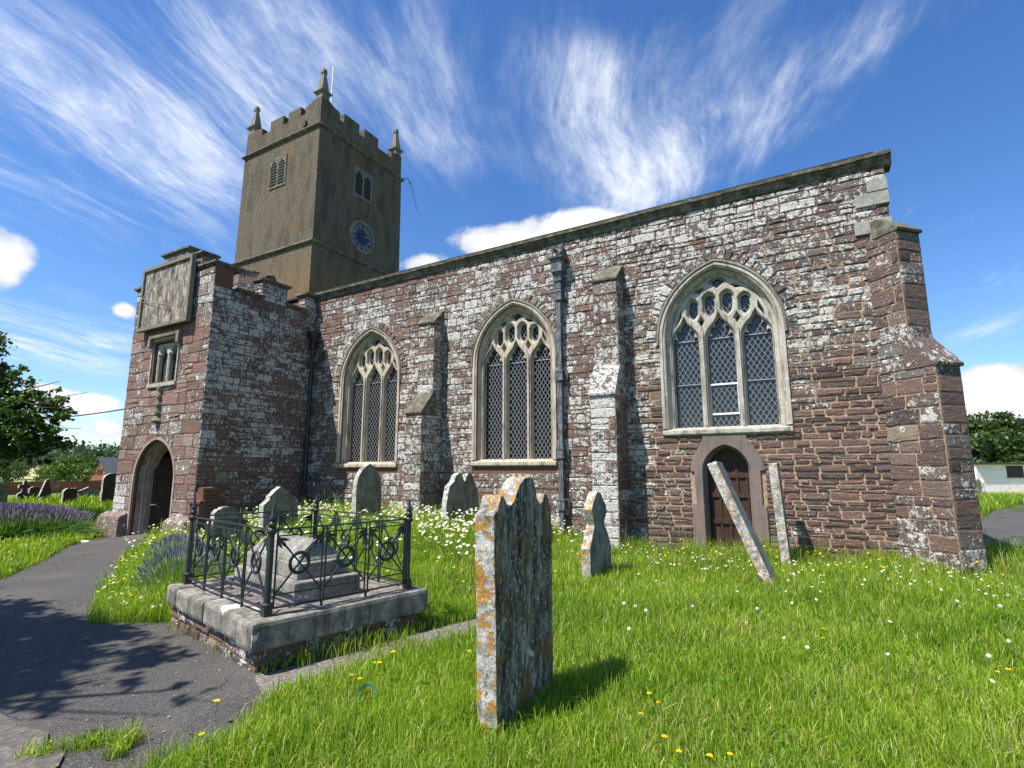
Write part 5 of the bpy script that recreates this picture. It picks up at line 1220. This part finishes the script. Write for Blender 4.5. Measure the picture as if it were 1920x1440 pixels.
# ================================================================== shrubs and trees
def lavender(label, cx_, cy_, rx, ry, h, n, seed, rz=0., fl=.45, fc=(.32,.27,.50), zm=1.7, bw=.008, sl=.6):
    g = np.random.default_rng(seed); o = empty('lavender_bush', (cx_, cy_, g1(cx_, cy_)), rz); tag(o, label, 'shrub')
    u = g.normal(size=(n, 3)); u[:, 2] = np.abs(u[:, 2]); u /= np.linalg.norm(u, axis=1)[:, None]; rr = g.random(n)**.28
    root = np.column_stack([u[:, 0]*rx*.45, u[:, 1]*ry*.45, np.zeros(n)]); tip = np.column_stack([u[:, 0]*rx, u[:, 1]*ry, u[:, 2]*h*.80 + .05])*rr[:, None] + g.normal(0, .03, (n, 3))
    W = np.cross(tip - root, g.normal(size=(n, 3))); W /= np.linalg.norm(W, axis=1)[:, None]; W *= bw; m = root*.35 + tip*.65 + np.array((0, 0, .03))
    V = np.stack([root - W*.6, root + W*.6, m - W, m + W, tip], 1).reshape(-1, 3); b = np.arange(n)[:, None]*5; F = np.concatenate([b + np.array(t) for t in ((0,1,3),(0,3,2),(2,3,4))], 1).reshape(-1, 3)
    C = np.repeat(np.array((.13,.24,.05))*(.55 + .9*g.random((n, 1))), 5, 0); bulk('foliage', V, F, [M_LEAFM], C, parent=o)
    n2 = int(n*fl); u = g.normal(size=(n2, 3)); u[:, 2] = np.abs(u[:, 2])*.8 + zm; u /= np.linalg.norm(u, axis=1)[:, None]
    tip = np.column_stack([u[:, 0]*rx*1.02, u[:, 1]*ry*1.02, u[:, 2]*h*.93 + .08])*(.92 + .16*g.random((n2, 1))); d = u*np.array((.5, .5, 1.)); d /= np.linalg.norm(d, axis=1)[:, None]; W = np.cross(d, g.normal(size=(n2, 3))); W /= np.linalg.norm(W, axis=1)[:, None]; B = np.cross(d, W); ln = sl*(.07 + .05*g.random(n2))[:, None]
    V = np.stack([tip - d*ln*2., tip - d*ln*.5 + W*bw*1.2, tip - d*ln*.5 - W*bw*1.2, tip + d*ln*.5, tip - d*ln*.5 + B*bw*1.2, tip - d*ln*.5 - B*bw*1.2], 1).reshape(-1, 3); b = np.arange(n2)[:, None]*6; F = np.concatenate([b + np.array(t) for t in ((1,2,3),(4,5,3),(0,2,1),(0,5,4))], 1).reshape(-1, 3)
    C = np.array(fc)*(.55 + .9*g.random((n2, 1))); C[g.random(n2) < .25] = (.13,.12,.16); C = np.repeat(C, 6, 0); bulk('flower_spikes', V, F, [M_FLOWER], C, parent=o); return o
q_ = ground_px(85, 1008); lavender('large lavender bush in purple flower beside the path, left of the porch', -18.5, 5.75, 2.35, 1.05, .84, 17000, 3, R(42), .30)
lavender('loose lavender clump at the foot of the railings beside the path', -7.4, 4.2, 1.0, .6, .60, 9000, 4, R(-30), .10, (.30,.29,.46), .7, .0035, .42)
lavender('pale lavender clump at the porch corner among daisies', -9.6, 5.3, 1.2, .5, .52, 8000, 5, R(-25), .10, (.30,.29,.46), .7, .004, .42)
def tree(name, label, base, trunk, limbs, blobs, nleaf, lsize, c0, c1, seed, group=None, up=.6, cat='tree', fill=.55):
    g = np.random.default_rng(seed); rg = random.Random(seed); b = Vector(base); o = empty(name, b); tag(o, label, cat, group)
    mb = MB(); H_, r0 = trunk; pts = [(0, 0, -.3)] + [(rg.uniform(-.03, .03)*H_, rg.uniform(-.03, .03)*H_, H_*k/5) for k in range(1, 6)]; mb.tube(pts, [r0*(1.35 - .16*k) for k in range(6)], 9)
    for (cx_, cy_, cz_, *_) in blobs[:limbs]:
        e = Vector((cx_, cy_, cz_)); s = Vector(pts[4 if cz_ > H_*.6 else 3]); mid = s.lerp(e, .5) + Vector((rg.uniform(-.1, .1), rg.uniform(-.1, .1), .08))*e.length*.5
        mb.tube([s, s.lerp(mid, .5), mid, mid.lerp(e, .55), e], [r0*.5, r0*.42, r0*.30, r0*.18, r0*.06], 6)
        for _ in range(3):
            d = Vector((rg.gauss(0, 1), rg.gauss(0, 1), rg.gauss(.2, .6))).normalized()*rg.uniform(.5, .95)*blobs[0][3]; mb.tube([mid.lerp(e, .5), e.lerp(mid, .3) + d*.5, e + d], [r0*.14, r0*.08, r0*.03], 5)
    part('trunk', mb, [M_BARK], o, sm=60, org=O0)
    tot = sum(q[3]*q[4]*q[5] for q in blobs)**1.; PTS = []; CS = []
    for (cx_, cy_, cz_, rx, ry, rz) in blobs:
        m = max(30, int(nleaf*(rx*ry*rz)/tot)); nc = max(6, int(m/26)); u = g.normal(size=(nc, 3)); u /= np.linalg.norm(u, axis=1)[:, None]; rr = g.random(nc)**(1/3.*fill)
        cc_ = np.array((cx_, cy_, cz_)) + u*rr[:, None]*np.array((rx, ry, rz)); idx = g.integers(0, nc, m); sp = .17*(rx*ry*rz)**(1/3)
        p = cc_[idx] + g.normal(0, 1, (m, 3))*np.array((sp, sp, sp*.55)); PTS.append(p); tone = g.random(nc)[idx]; CS.append(np.array(c0)*(1 - tone[:, None]) + np.array(c1)*tone[:, None])
    p = np.concatenate(PTS); c = np.concatenate(CS)*(.7 + .6*g.random((len(p), 1))); V, F, C = leafcloud(len(p), g, lsize, c, p, up); bulk('crown', V, F, [M_LEAFM], C, parent=o); return o
def blobs_at(base, L): return [tuple((at(px, py, d) - Vector(base))[:]) + (rx, ry, rz) for px, py, d, rx, ry, rz in L]
# sycamore on the left, its lowest limbs reaching into view
dT = 17.; bT = at(-210, 900, dT); bT.z = g1(bT.x, bT.y); k = dT/990.5
LT = [(-150, 700, dT, 1.9, 1.7, 1.1), (-30, 740, dT, 1.1, 1.3, .75), (60, 765, dT, .85, .9, .55), (105, 785, dT - .4, .55, .6, .45), (20, 820, dT - .3, 1.1, 1.1, .6), (-70, 830, dT, 1.1, 1.1, .7), (85, 830, dT, .62, .7, .36), (5, 690, dT, .45, .6, .30), (-90, 640, dT, 1.1, 1.2, .7), (90, 735, dT, .35, .4, .16), (-30, 860, dT, .9, .8, .35), (118, 828, dT, .25, .3, .14), (70, 858, dT, .5, .4, .2), (-230, 600, dT, 2.4, 2., 1.5), (-300, 720, dT, 2.2, 2., 1.5), (-200, 810, dT, 1.6, 1.6, .8)]
tree('broadleaf_tree', 'dark green broadleaf tree with spreading branches at the left edge', bT, (4.2, .28), 12, blobs_at(bT, LT), 60000, .15, (.030,.065,.010), (.085,.15,.028), 5)
# tree south-west of the path: only its dappled shade is seen
bS = (-9.3, -3.4, g1(-9.3, -3.4)); sun_h = Vector((-.2840, -.5575, 1.))
def shade(gx, gy, z): q_ = Vector((gx, gy, 0)) + sun_h*z; return (q_.x - bS[0], q_.y - bS[1], z - bS[2])
SH = [shade(-6.5, 2.65, 5.4) + (.85, .32, .3), shade(-5.3, 2.55, 5.6) + (.55, .25, .3), shade(-7.9, 2.4, 6.) + (1.3, .6, .6), shade(-6.2, 1.4, 6.8) + (1.1, .8, .6), shade(-8.6, 1.9, 5.5) + (1.3, 1.0, .6), shade(-7.0, 2.0, 6.0) + (1.1, .85, .6), shade(-5.9, 2.35, 5.6) + (.85, .6, .4), shade(-5.6, 1.6, 6.4) + (.75, .55, .5), shade(-10.5, 1.6, 6.) + (1.3, 1.2, .8), shade(-7.4, .9, 7.2) + (1.5, 1.1, .8), shade(-9.3, 2.75, 5.0) + (.8, .35, .3), shade(-4.35, 2.3, 5.2) + (.45, .14, .15), shade(-7.6, 2.75, 5.) + (.7, .18, .2), shade(-4.4, 1.78, 5.) + (.5, .13, .15), shade(-9.5, 0, 7.) + (1.7, 1.3, 1.), (0, 0, 7.5, 1.8, 1.8, 1.6)]
tree('broadleaf_tree', 'tree south of the path that throws dappled shade over the tarmac', bS, (4.6, .25), 12, SH, 26000, .15, (.03,.07,.012), (.08,.14,.03), 6)
# shrubs, shed and trees west
def bush(label, px, py, dep, rx, rz, seed, c0=(.05,.10,.014), c1=(.14,.20,.04), nl=3500, ls=.16):
    b = at(px, py, dep); b.z = g1(b.x, b.y); rg = random.Random(seed)
    B = [(rg.uniform(-.6, .6)*rx, rg.uniform(-.4, .4)*rx, rz*rg.uniform(.35, .8), rx*rg.uniform(.45, .7), rx*rg.uniform(.45, .7), rz*rg.uniform(.3, .48)) for _ in range(7)]
    return tree('garden_shrub', label, b, (rz*.5, .07), 4, B, nl, ls, c0, c1, seed, cat='shrub')
bush('yellow green garden shrub behind the dark pointed headstones', 98, 925, 42, 1.3, 1.9, 31)
bush('large bushy green shrub in front of the brick shed', 136, 920, 38, 1.75, 2.15, 32, (.035,.075,.012), (.11,.17,.03), 5000)
bush('dark shrub at the left edge behind the cross', 5, 925, 44, 2.2, 2.2, 33, (.03,.06,.012), (.08,.13,.03))
# brick shed with slate roof
dS = 46.; pS = at(207, 908, dS); pS.z = g1(pS.x, pS.y) - .2; ux = (at(260, 905, dS + 1) - at(166, 905, dS)); ux.z = 0; ux.normalize(); uy = Vector((-ux.y, ux.x, 0)); s_ = dS/990.5
shd = empty('brick_shed', pS, math.atan2(ux.y, ux.x) + R(52)); tag(shd, 'red brick outbuilding with grey slate roof beyond the porch', 'outbuilding')
he, hr = .75, 2.75; Wd, Ln = 3.6, 9.
mb = MB(); mb.rings([[(x, y, z) for y, z in ((0, -.5), (Wd, -.5), (Wd, he), (Wd/2, hr), (0, he))] for x in (0, Ln)]); part('wall', mb, [M_BRICK], shd, org=O0)
mb = MB(); 
for s0, s1 in ((0, Wd/2), (Wd, Wd/2)):
    yo = -.25 if s0 == 0 else Wd + .25; zo = he - .25*(hr - he)/(Wd/2)
    mb.hexa([(-.2, yo, zo + .02), (Ln + .2, yo, zo + .02), (Ln + .2, s1, hr + .02), (-.2, s1, hr + .02), (-.2, yo, zo + .10), (Ln + .2, yo, zo + .10), (Ln + .2, s1, hr + .10), (-.2, s1, hr + .10)])
part('roof', mb, [M_SLATE], shd, org=O0)
mb = MB(); mb.box((-.03, Wd*.36, 1.35), (.02, Wd*.56, 1.8)); part('window', mb, [M_DARK], shd, org=O0)
# low brick churchyard wall, west
a_ = at(20, 905, 33); b_ = at(118, 905, 36); a_.z = b_.z = 0; L_ = (b_ - a_).length; bw = empty('brick_wall', (a_.x, a_.y, g1(a_.x, a_.y)), math.atan2(b_.y - a_.y, b_.x - a_.x)); tag(bw, 'low orange brick garden wall behind the west gravestones', 'wall')
mb = MB(); mb.box((-6, -.12, -.5), (L_ + 7, .12, .72)); part('brickwork', mb, [M_BRICK], bw, org=O0); mb = MB(); mb.box((-6, -.16, .722), (L_ + 7, .16, .78)); part('coping', mb, [M_CAP], bw, org=O0)
# pole and overhead cable
pp = at(133, 890, 60); pp.z = g1(pp.x, pp.y); mb = MB(); mb.tube([(0, 0, -.5), (0, 0, 4.2)], .16, 8); up_ = link('utility_pole', mb.mesh('utility_pole'), [M_TIM]); up_.location = pp; tag(up_, 'thin grey wooden pole standing among the far bushes', 'pole')
c_a = at(20, 787, 21); c_b = Vector((PXW - .01, 8.6, 0)); q_ = on(243, 762, 0, PXW); c_b = Vector((PXW + .02, max(PY + .3, q_.y), q_.z))
mb = MB(); mb.tube([c_a.lerp(c_b, t) - Vector((0, 0, .10*4*t*(1 - t))) for t in [k/16 for k in range(17)]], .02, 5); cb = link('overhead_cable', mb.mesh('overhead_cable'), [M_IRON]); tag(cb, 'thin dark cable running from the left tree to the porch wall', 'cable')
# trees on the skyline
TL = [(216, 905, 75, 4.6, 4.2, 41), (128, 897, 210, 6.5, 7, 42), (168, 896, 230, 7., 7, 43), (75, 896, 240, 6.5, 8, 44), (10, 897, 200, 7, 8, 45), (-60, 897, 150, 7, 8, 46), (45, 899, 150, 3.5, 5, 47), (12, 908, 80, 3.6, 4.2, 48), (100, 893, 320, 9, 11, 49), (205, 893, 300, 8.5, 10, 50)]
LBL = ['rounded green tree above the slate roof by the porch', 'far dark tree left of the utility pole', 'far dark tree behind the slate roofed shed', 'far hedge tree above the pale field', 'far tree showing under the left tree branches', 'far tree beyond the left edge of the frame', 'small hedge tree at the near side of the pale field', 'bushy hedge tree low at the left edge', 'highest of the far trees on the left skyline', 'distant tree between the shed roof and the porch']
for (px, py, dep, hh, wd_, sd), lb in zip(TL, LBL):
    b = at(px, py, dep); b.z = g1(b.x, b.y); rg = random.Random(sd)
    B = [(rg.uniform(-.45, .45)*wd_, rg.uniform(-.4, .4)*wd_, hh*rg.uniform(.4, .82), wd_*rg.uniform(.25, .42), wd_*rg.uniform(.25, .42), hh*rg.uniform(.16, .26)) for _ in range(8)]
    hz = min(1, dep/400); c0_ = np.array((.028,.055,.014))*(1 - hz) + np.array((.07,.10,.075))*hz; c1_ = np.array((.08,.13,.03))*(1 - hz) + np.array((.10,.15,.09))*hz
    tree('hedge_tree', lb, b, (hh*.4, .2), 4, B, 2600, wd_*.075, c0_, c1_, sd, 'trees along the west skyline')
wd = []
g = np.random.default_rng(77); VV = []; FF = []; CC = []; o_ = 0
for k in range(46):                             # wooded hedgerows on the far hill, one mass
    a_ = R(rng.uniform(148, 176)); r_ = rng.uniform(300, 620); c_ = np.array((r_*math.cos(a_), r_*math.sin(a_), 0)); c_[2] = g1(c_[0], c_[1]); m = 420
    p = c_ + g.normal(0, 1, (m, 3))*np.array((9, 9, 2.6)) + np.array((0, 0, 4)); V, F, C = leafcloud(m, g, 2.6, np.array((.05,.085,.045))*(.6 + .8*g.random((m, 1))), p, .6); VV.append(V); FF.append(F + o_); CC.append(C); o_ += len(V)
struct(bulk('far_woodland', np.concatenate(VV), np.concatenate(FF), [M_LEAFM], np.concatenate(CC)), 'wooded hedgerows on the far western hill', 'stuff', 'woodland')
# ---- east: whitewashed shed, wood behind
dW = 40.; pW = at(1836, 919, dW); pW.z = g1(pW.x, pW.y) - .1; pW2 = at(2010, 919, dW + 2.); ux = pW2 - pW; ux.z = 0; L_ = ux.length; ux.normalize()
wsd = empty('white_shed', pW, math.atan2(ux.y, ux.x)); tag(wsd, 'low whitewashed shed with dark corrugated roof at the right edge', 'shed')
zr = 2.15; mb = MB(); mb.box((0, 0, -.5), (L_, 5.0, zr)); part('wall', mb, [M_WHITEW], wsd, org=O0)
mb = MB(); N = 64; top = []; bot = []
for k in range(N + 1):
    x = -.15 + (L_ + .3)*k/N; w_ = .035*math.cos(k*math.pi); top.append(x); bot.append(w_)
mb.rings([[(x, -.35, zr - .02 + w_), (x, -.35, zr + .05 + w_), (x, 5.3, zr + .13 + w_), (x, 5.3, zr + .06 + w_)] for x, w_ in zip(top, bot)]); part('roof', mb, [M_DARK], wsd, org=O0)
mb = MB(); mb.box((2.95, -.03, 1.15), (4.6, .05, 2.0)); part('shaded_opening', mb, [M_DARK], wsd, org=O0); mb = MB(); mb.box((2.88, -.06, 1.06), (4.7, .04, 1.148)); part('sill', mb, [M_TIM], wsd, org=O0)  # dark box on the solid wall, painted as the shade inside an opening
EL = [(1800, 905, 70, 8.6, 7, 61, 'dark tree of the east wood just clear of the corner buttress'), (1842, 905, 76, 9.2, 8, 62, 'tall dense tree above the left end of the white shed'), (1885, 905, 66, 8.4, 8, 63, 'lighter green tree above the middle of the white shed'), (1930, 905, 72, 9.4, 8, 64, 'tall loose crowned tree at the right edge above the shed'), (1985, 905, 66, 9, 9, 65, 'broad tree just outside the right edge'), (1755, 905, 74, 8.5, 8, 66, 'tree hidden behind the corner buttress'), (1862, 905, 56, 5.4, 6, 67, 'low bushy tree right behind the white shed roof'), (1915, 905, 55, 5.6, 6.5, 68, 'yellowish low tree behind the shed at the right edge'), (1820, 905, 57, 5.0, 5, 69, 'low dark tree behind the left gable of the white shed')]
for px, py, dep, hh, wd_, sd, lb in EL:
    b = at(px, py, dep); b.z = g1(b.x, b.y); rg = random.Random(sd)
    B = [(rg.uniform(-.42, .42)*wd_, rg.uniform(-.4, .4)*wd_, hh*rg.uniform(.3, .84), wd_*rg.uniform(.22, .38), wd_*rg.uniform(.22, .38), hh*rg.uniform(.13, .22)) for _ in range(11)]
    tree('woodland_tree', lb, b, (hh*.4, .22), 5, B, 5200, .42, (.022,.05,.012), (.075,.125,.028), sd, 'trees of the wood behind the white shed')

# ================================================================== sky, sun
SUN_AZ, SUN_EL = 27., 57.5                      # degrees west of south; elevation
sv = Vector((-math.sin(R(SUN_AZ))*math.cos(R(SUN_EL)), -math.cos(R(SUN_AZ))*math.cos(R(SUN_EL)), math.sin(R(SUN_EL))))
sl = bpy.data.lights.new('sun', 'SUN'); so = bpy.data.objects.new('sun', sl); col.objects.link(so); so.rotation_euler = sv.to_track_quat('Z', 'Y').to_euler(); sl.energy = 5.0; sl.angle = R(.53); sl.color = (1., .955, .88); so.location = (0, 0, 40)
world = bpy.data.worlds.new('World'); scene.world = world; world.use_nodes = True
t = NT(nt=world.node_tree)
sky = t.n('TexSky', sky_type='NISHITA', sun_disc=False, sun_elevation=R(SUN_EL), sun_rotation=R(180 + SUN_AZ), altitude=200, air_density=1.0, dust_density=.35, ozone_density=3.2)
d = t.n('TexCoord', out=0); xyz = t.sep(d); X, Y, Z = xyz.outputs
az = t.m('ARCTAN2', X, Y); el = t.m('ARCSINE', Z)
def azel(px, py): v = ray(px, py).normalized(); return math.atan2(v.x, v.y), math.asin(v.z)
def blob(px, py, sx, sy, tilt=0., gr_=1.):             # a cloud bank in a given quarter of the sky (sizes in degrees)
    a, e = azel(px, py); ca, sa_ = math.cos(R(tilt)), math.sin(R(tilt))
    sx *= gr_; sy *= gr_; a2, e2 = azel(px + sx, py); a3, e3 = azel(px, py - sy); sx = math.degrees(math.hypot((a2 - a)*math.cos(e), e2 - e)); sy = math.degrees(math.hypot((a3 - a)*math.cos(e), e3 - e))
    da = t.m('MULTIPLY', t.m('SUBTRACT', az, a), math.cos(e)); de = t.m('SUBTRACT', el, e)
    u = t.m('ADD', t.m('MULTIPLY', da, ca), t.m('MULTIPLY', de, sa_)); v = t.m('SUBTRACT', t.m('MULTIPLY', de, ca), t.m('MULTIPLY', da, sa_))
    q = t.m('ADD', t.m('POWER', t.m('ABSOLUTE', t.m('DIVIDE', u, R(sx))), 2.), t.m('POWER', t.m('ABSOLUTE', t.m('DIVIDE', v, R(sy))), 2.)); return t.m('EXPONENT', t.m('MULTIPLY', q, -1.))
def total(L):
    r = None
    for b, w in L:
        b = t.m('MULTIPLY', b, w); r = b if r is None else t.m('ADD', r, b)
    return r
# cirrus: streaks on a high plane, running toward one point of the horizon
zz = t.m('ADD', t.m('MAXIMUM', Z, 0.), .06); PX_ = t.m('DIVIDE', X, zz); PY_ = t.m('DIVIDE', Y, zz)
sdir = ray(1140, 881); sdir.z = 0; sdir.normalize()
al = t.m('ADD', t.m('MULTIPLY', PX_, sdir.x), t.m('MULTIPLY', PY_, sdir.y)); ac = t.m('SUBTRACT', t.m('MULTIPLY', PX_, sdir.y), t.m('MULTIPLY', PY_, sdir.x))
cv = lambda a, b, c=0.: t.n('CombineXYZ', {0: t.m('MULTIPLY', al, a), 1: t.m('MULTIPLY', ac, b), 2: c})
wob = t.noise(cv(.5, .8, 2.), 1.0, 2, .5); ac2 = t.m('ADD', ac, t.m('MULTIPLY', t.m('SUBTRACT', wob, .5), .45))
cv2 = lambda a, b, c=0.: t.n('CombineXYZ', {0: t.m('MULTIPLY', al, a), 1: t.m('MULTIPLY', ac2, b), 2: c})
wq = t.noise(cv(1.1, 1.6, 4.), 1.0, 1.5, .5); ac3 = t.m('ADD', ac2, t.m('MULTIPLY', t.m('SUBTRACT', wq, .5), .32))
cv3 = lambda a, b, c=0.: t.n('CombineXYZ', {0: t.m('MULTIPLY', al, a), 1: t.m('MULTIPLY', ac3, b), 2: c})
f1 = t.noise(cv2(1.0, 2.4), 1.0, 13, .70); f2 = t.noise(cv3(2.1, 8., 5.), 1.0, 13, .72); f3 = t.noise(cv3(5., 20., 11.), 1.0, 10, .72); wide = t.noise(cv(.5, .9, 8.), 1.0, 4, .55)
banks = total([(blob(150, 190, 260, 70, -26, gr_=1.45), .85), (blob(60, 110, 160, 45, -30, gr_=1.45), .6), (blob(330, 250, 130, 50, -35, gr_=1.45), .6), (blob(420, 60, 190, 60, -42, gr_=1.45), .8), (blob(600, 150, 120, 110, -50, gr_=1.45), .5), (blob(560, 20, 120, 50, -30, gr_=1.45), .5), (blob(800, 150, 45, 170, 18, gr_=1.45), .75), (blob(900, 300, 120, 40, -10, gr_=1.45), .35),
    (blob(1140, 250, 60, 120, 30, gr_=1.45), 1.0), (blob(1190, 340, 80, 60, 20, gr_=1.3), .85), (blob(1080, 120, 90, 60, -40, gr_=1.45), .6), (blob(1300, 250, 120, 70, 30, gr_=1.3), .6), (blob(1480, 170, 240, 50, 27, gr_=1.3), .75), (blob(1700, 60, 200, 50, 24, gr_=1.45), .65), (blob(1300, 60, 220, 60, 10, gr_=1.45), .45), (blob(1350, 330, 160, 40, 14, gr_=1.45), .55),
    (blob(120, 620, 260, 40, -3, gr_=1.45), .95), (blob(90, 350, 220, 30, -10, gr_=1.45), .5), (blob(200, 690, 120, 14, -4, gr_=1.45), .6), (blob(1860, 530, 110, 22, 4, gr_=1.45), 1.0), (blob(1870, 615, 110, 22, 14, gr_=1.45), 1.05), (blob(1800, 420, 70, 12, 25, gr_=1.45), .5), (blob(1700, 400, 30, 12, 35, gr_=1.45), .7)])
veil = total([(blob(260, 220, 460, 300), .42), (blob(640, 90, 260, 200), .35), (blob(1250, 160, 420, 220), .30), (blob(60, 640, 260, 120), .3)])
bk = t.m('MINIMUM', t.m('ADD', t.m('MULTIPLY', banks, .62), t.m('ADD', veil, t.m('MULTIPLY', t.m('SUBTRACT', wide, .5), .9))), 1.15)
fib = t.m('ADD', t.m('MULTIPLY', f1, .48), t.m('ADD', t.m('MULTIPLY', f2, .32), t.m('MULTIPLY', f3, .20)))
cirm = t.m('MULTIPLY', t.step(t.m('ADD', fib, t.m('MULTIPLY', t.m('SUBTRACT', bk, .6), .17)), .405, .69), t.m('MULTIPLY', t.step(bk, -.02, 1.05), t.m('ADD', .40, t.m('MULTIPLY', t.step(f2, .34, .68), .46))))
# cumulus low on the horizon
nz = t.noise(d, 9, 9, .58, .15); nzb = t.noise(d, 26, 6, .6)
cb = total([(blob(5, 485, 80, 72), 1.2), (blob(230, 580, 38, 26), .95), (blob(165, 757, 80, 26), 1.15), (blob(75, 735, 45, 26), .9), (blob(205, 806, 45, 20), 1.1), (blob(120, 855, 160, 9), .75), (blob(925, 455, 75, 46), 1.2), (blob(1000, 470, 90, 30), .9), (blob(1095, 425, 85, 42), 1.15), (blob(1160, 430, 60, 30), .8), (blob(800, 500, 60, 26), .9), (blob(1885, 745, 130, 60), 1.3), (blob(1860, 700, 60, 24), .6)])
cum = t.m('ADD', cb, t.m('ADD', t.m('MULTIPLY', t.m('SUBTRACT', nz, .5), 1.5), t.m('MULTIPLY', t.m('SUBTRACT', nzb, .5), .35)))
cumm = t.step(cum, .48, .80)
shadeK = t.ramp(t.m('ADD', t.m('MULTIPLY', t.m('SUBTRACT', t.noise(d, 7, 6, .55), .5), 1.4), t.m('MULTIPLY', cum, .55)), [(.25, (4.2, 4.45, 5.0)), (.5, (5.8, 5.95, 6.2)), (.8, (7.4, 7.4, 7.4))])
hs = t.n('HueSaturation', {'Color': sky, 'Saturation': 1.24, 'Value': 1.18, 'Hue': .507, 'Fac': 1.})
c = t.mix(cirm, hs, (6.6, 6.9, 7.3)); c = t.mix(cumm, c, shadeK)
bg = t.n('Background', {'Color': c, 'Strength': .10}); wo = t.nt.nodes.new('ShaderNodeOutputWorld'); t.nt.links.new(bg, wo.inputs[0])
scene.view_settings.view_transform = 'Standard'; scene.view_settings.look = 'None'; scene.view_settings.exposure = .75; scene.view_settings.gamma = 1
scene.cycles.max_bounces = 6; scene.cycles.transparent_max_bounces = 4
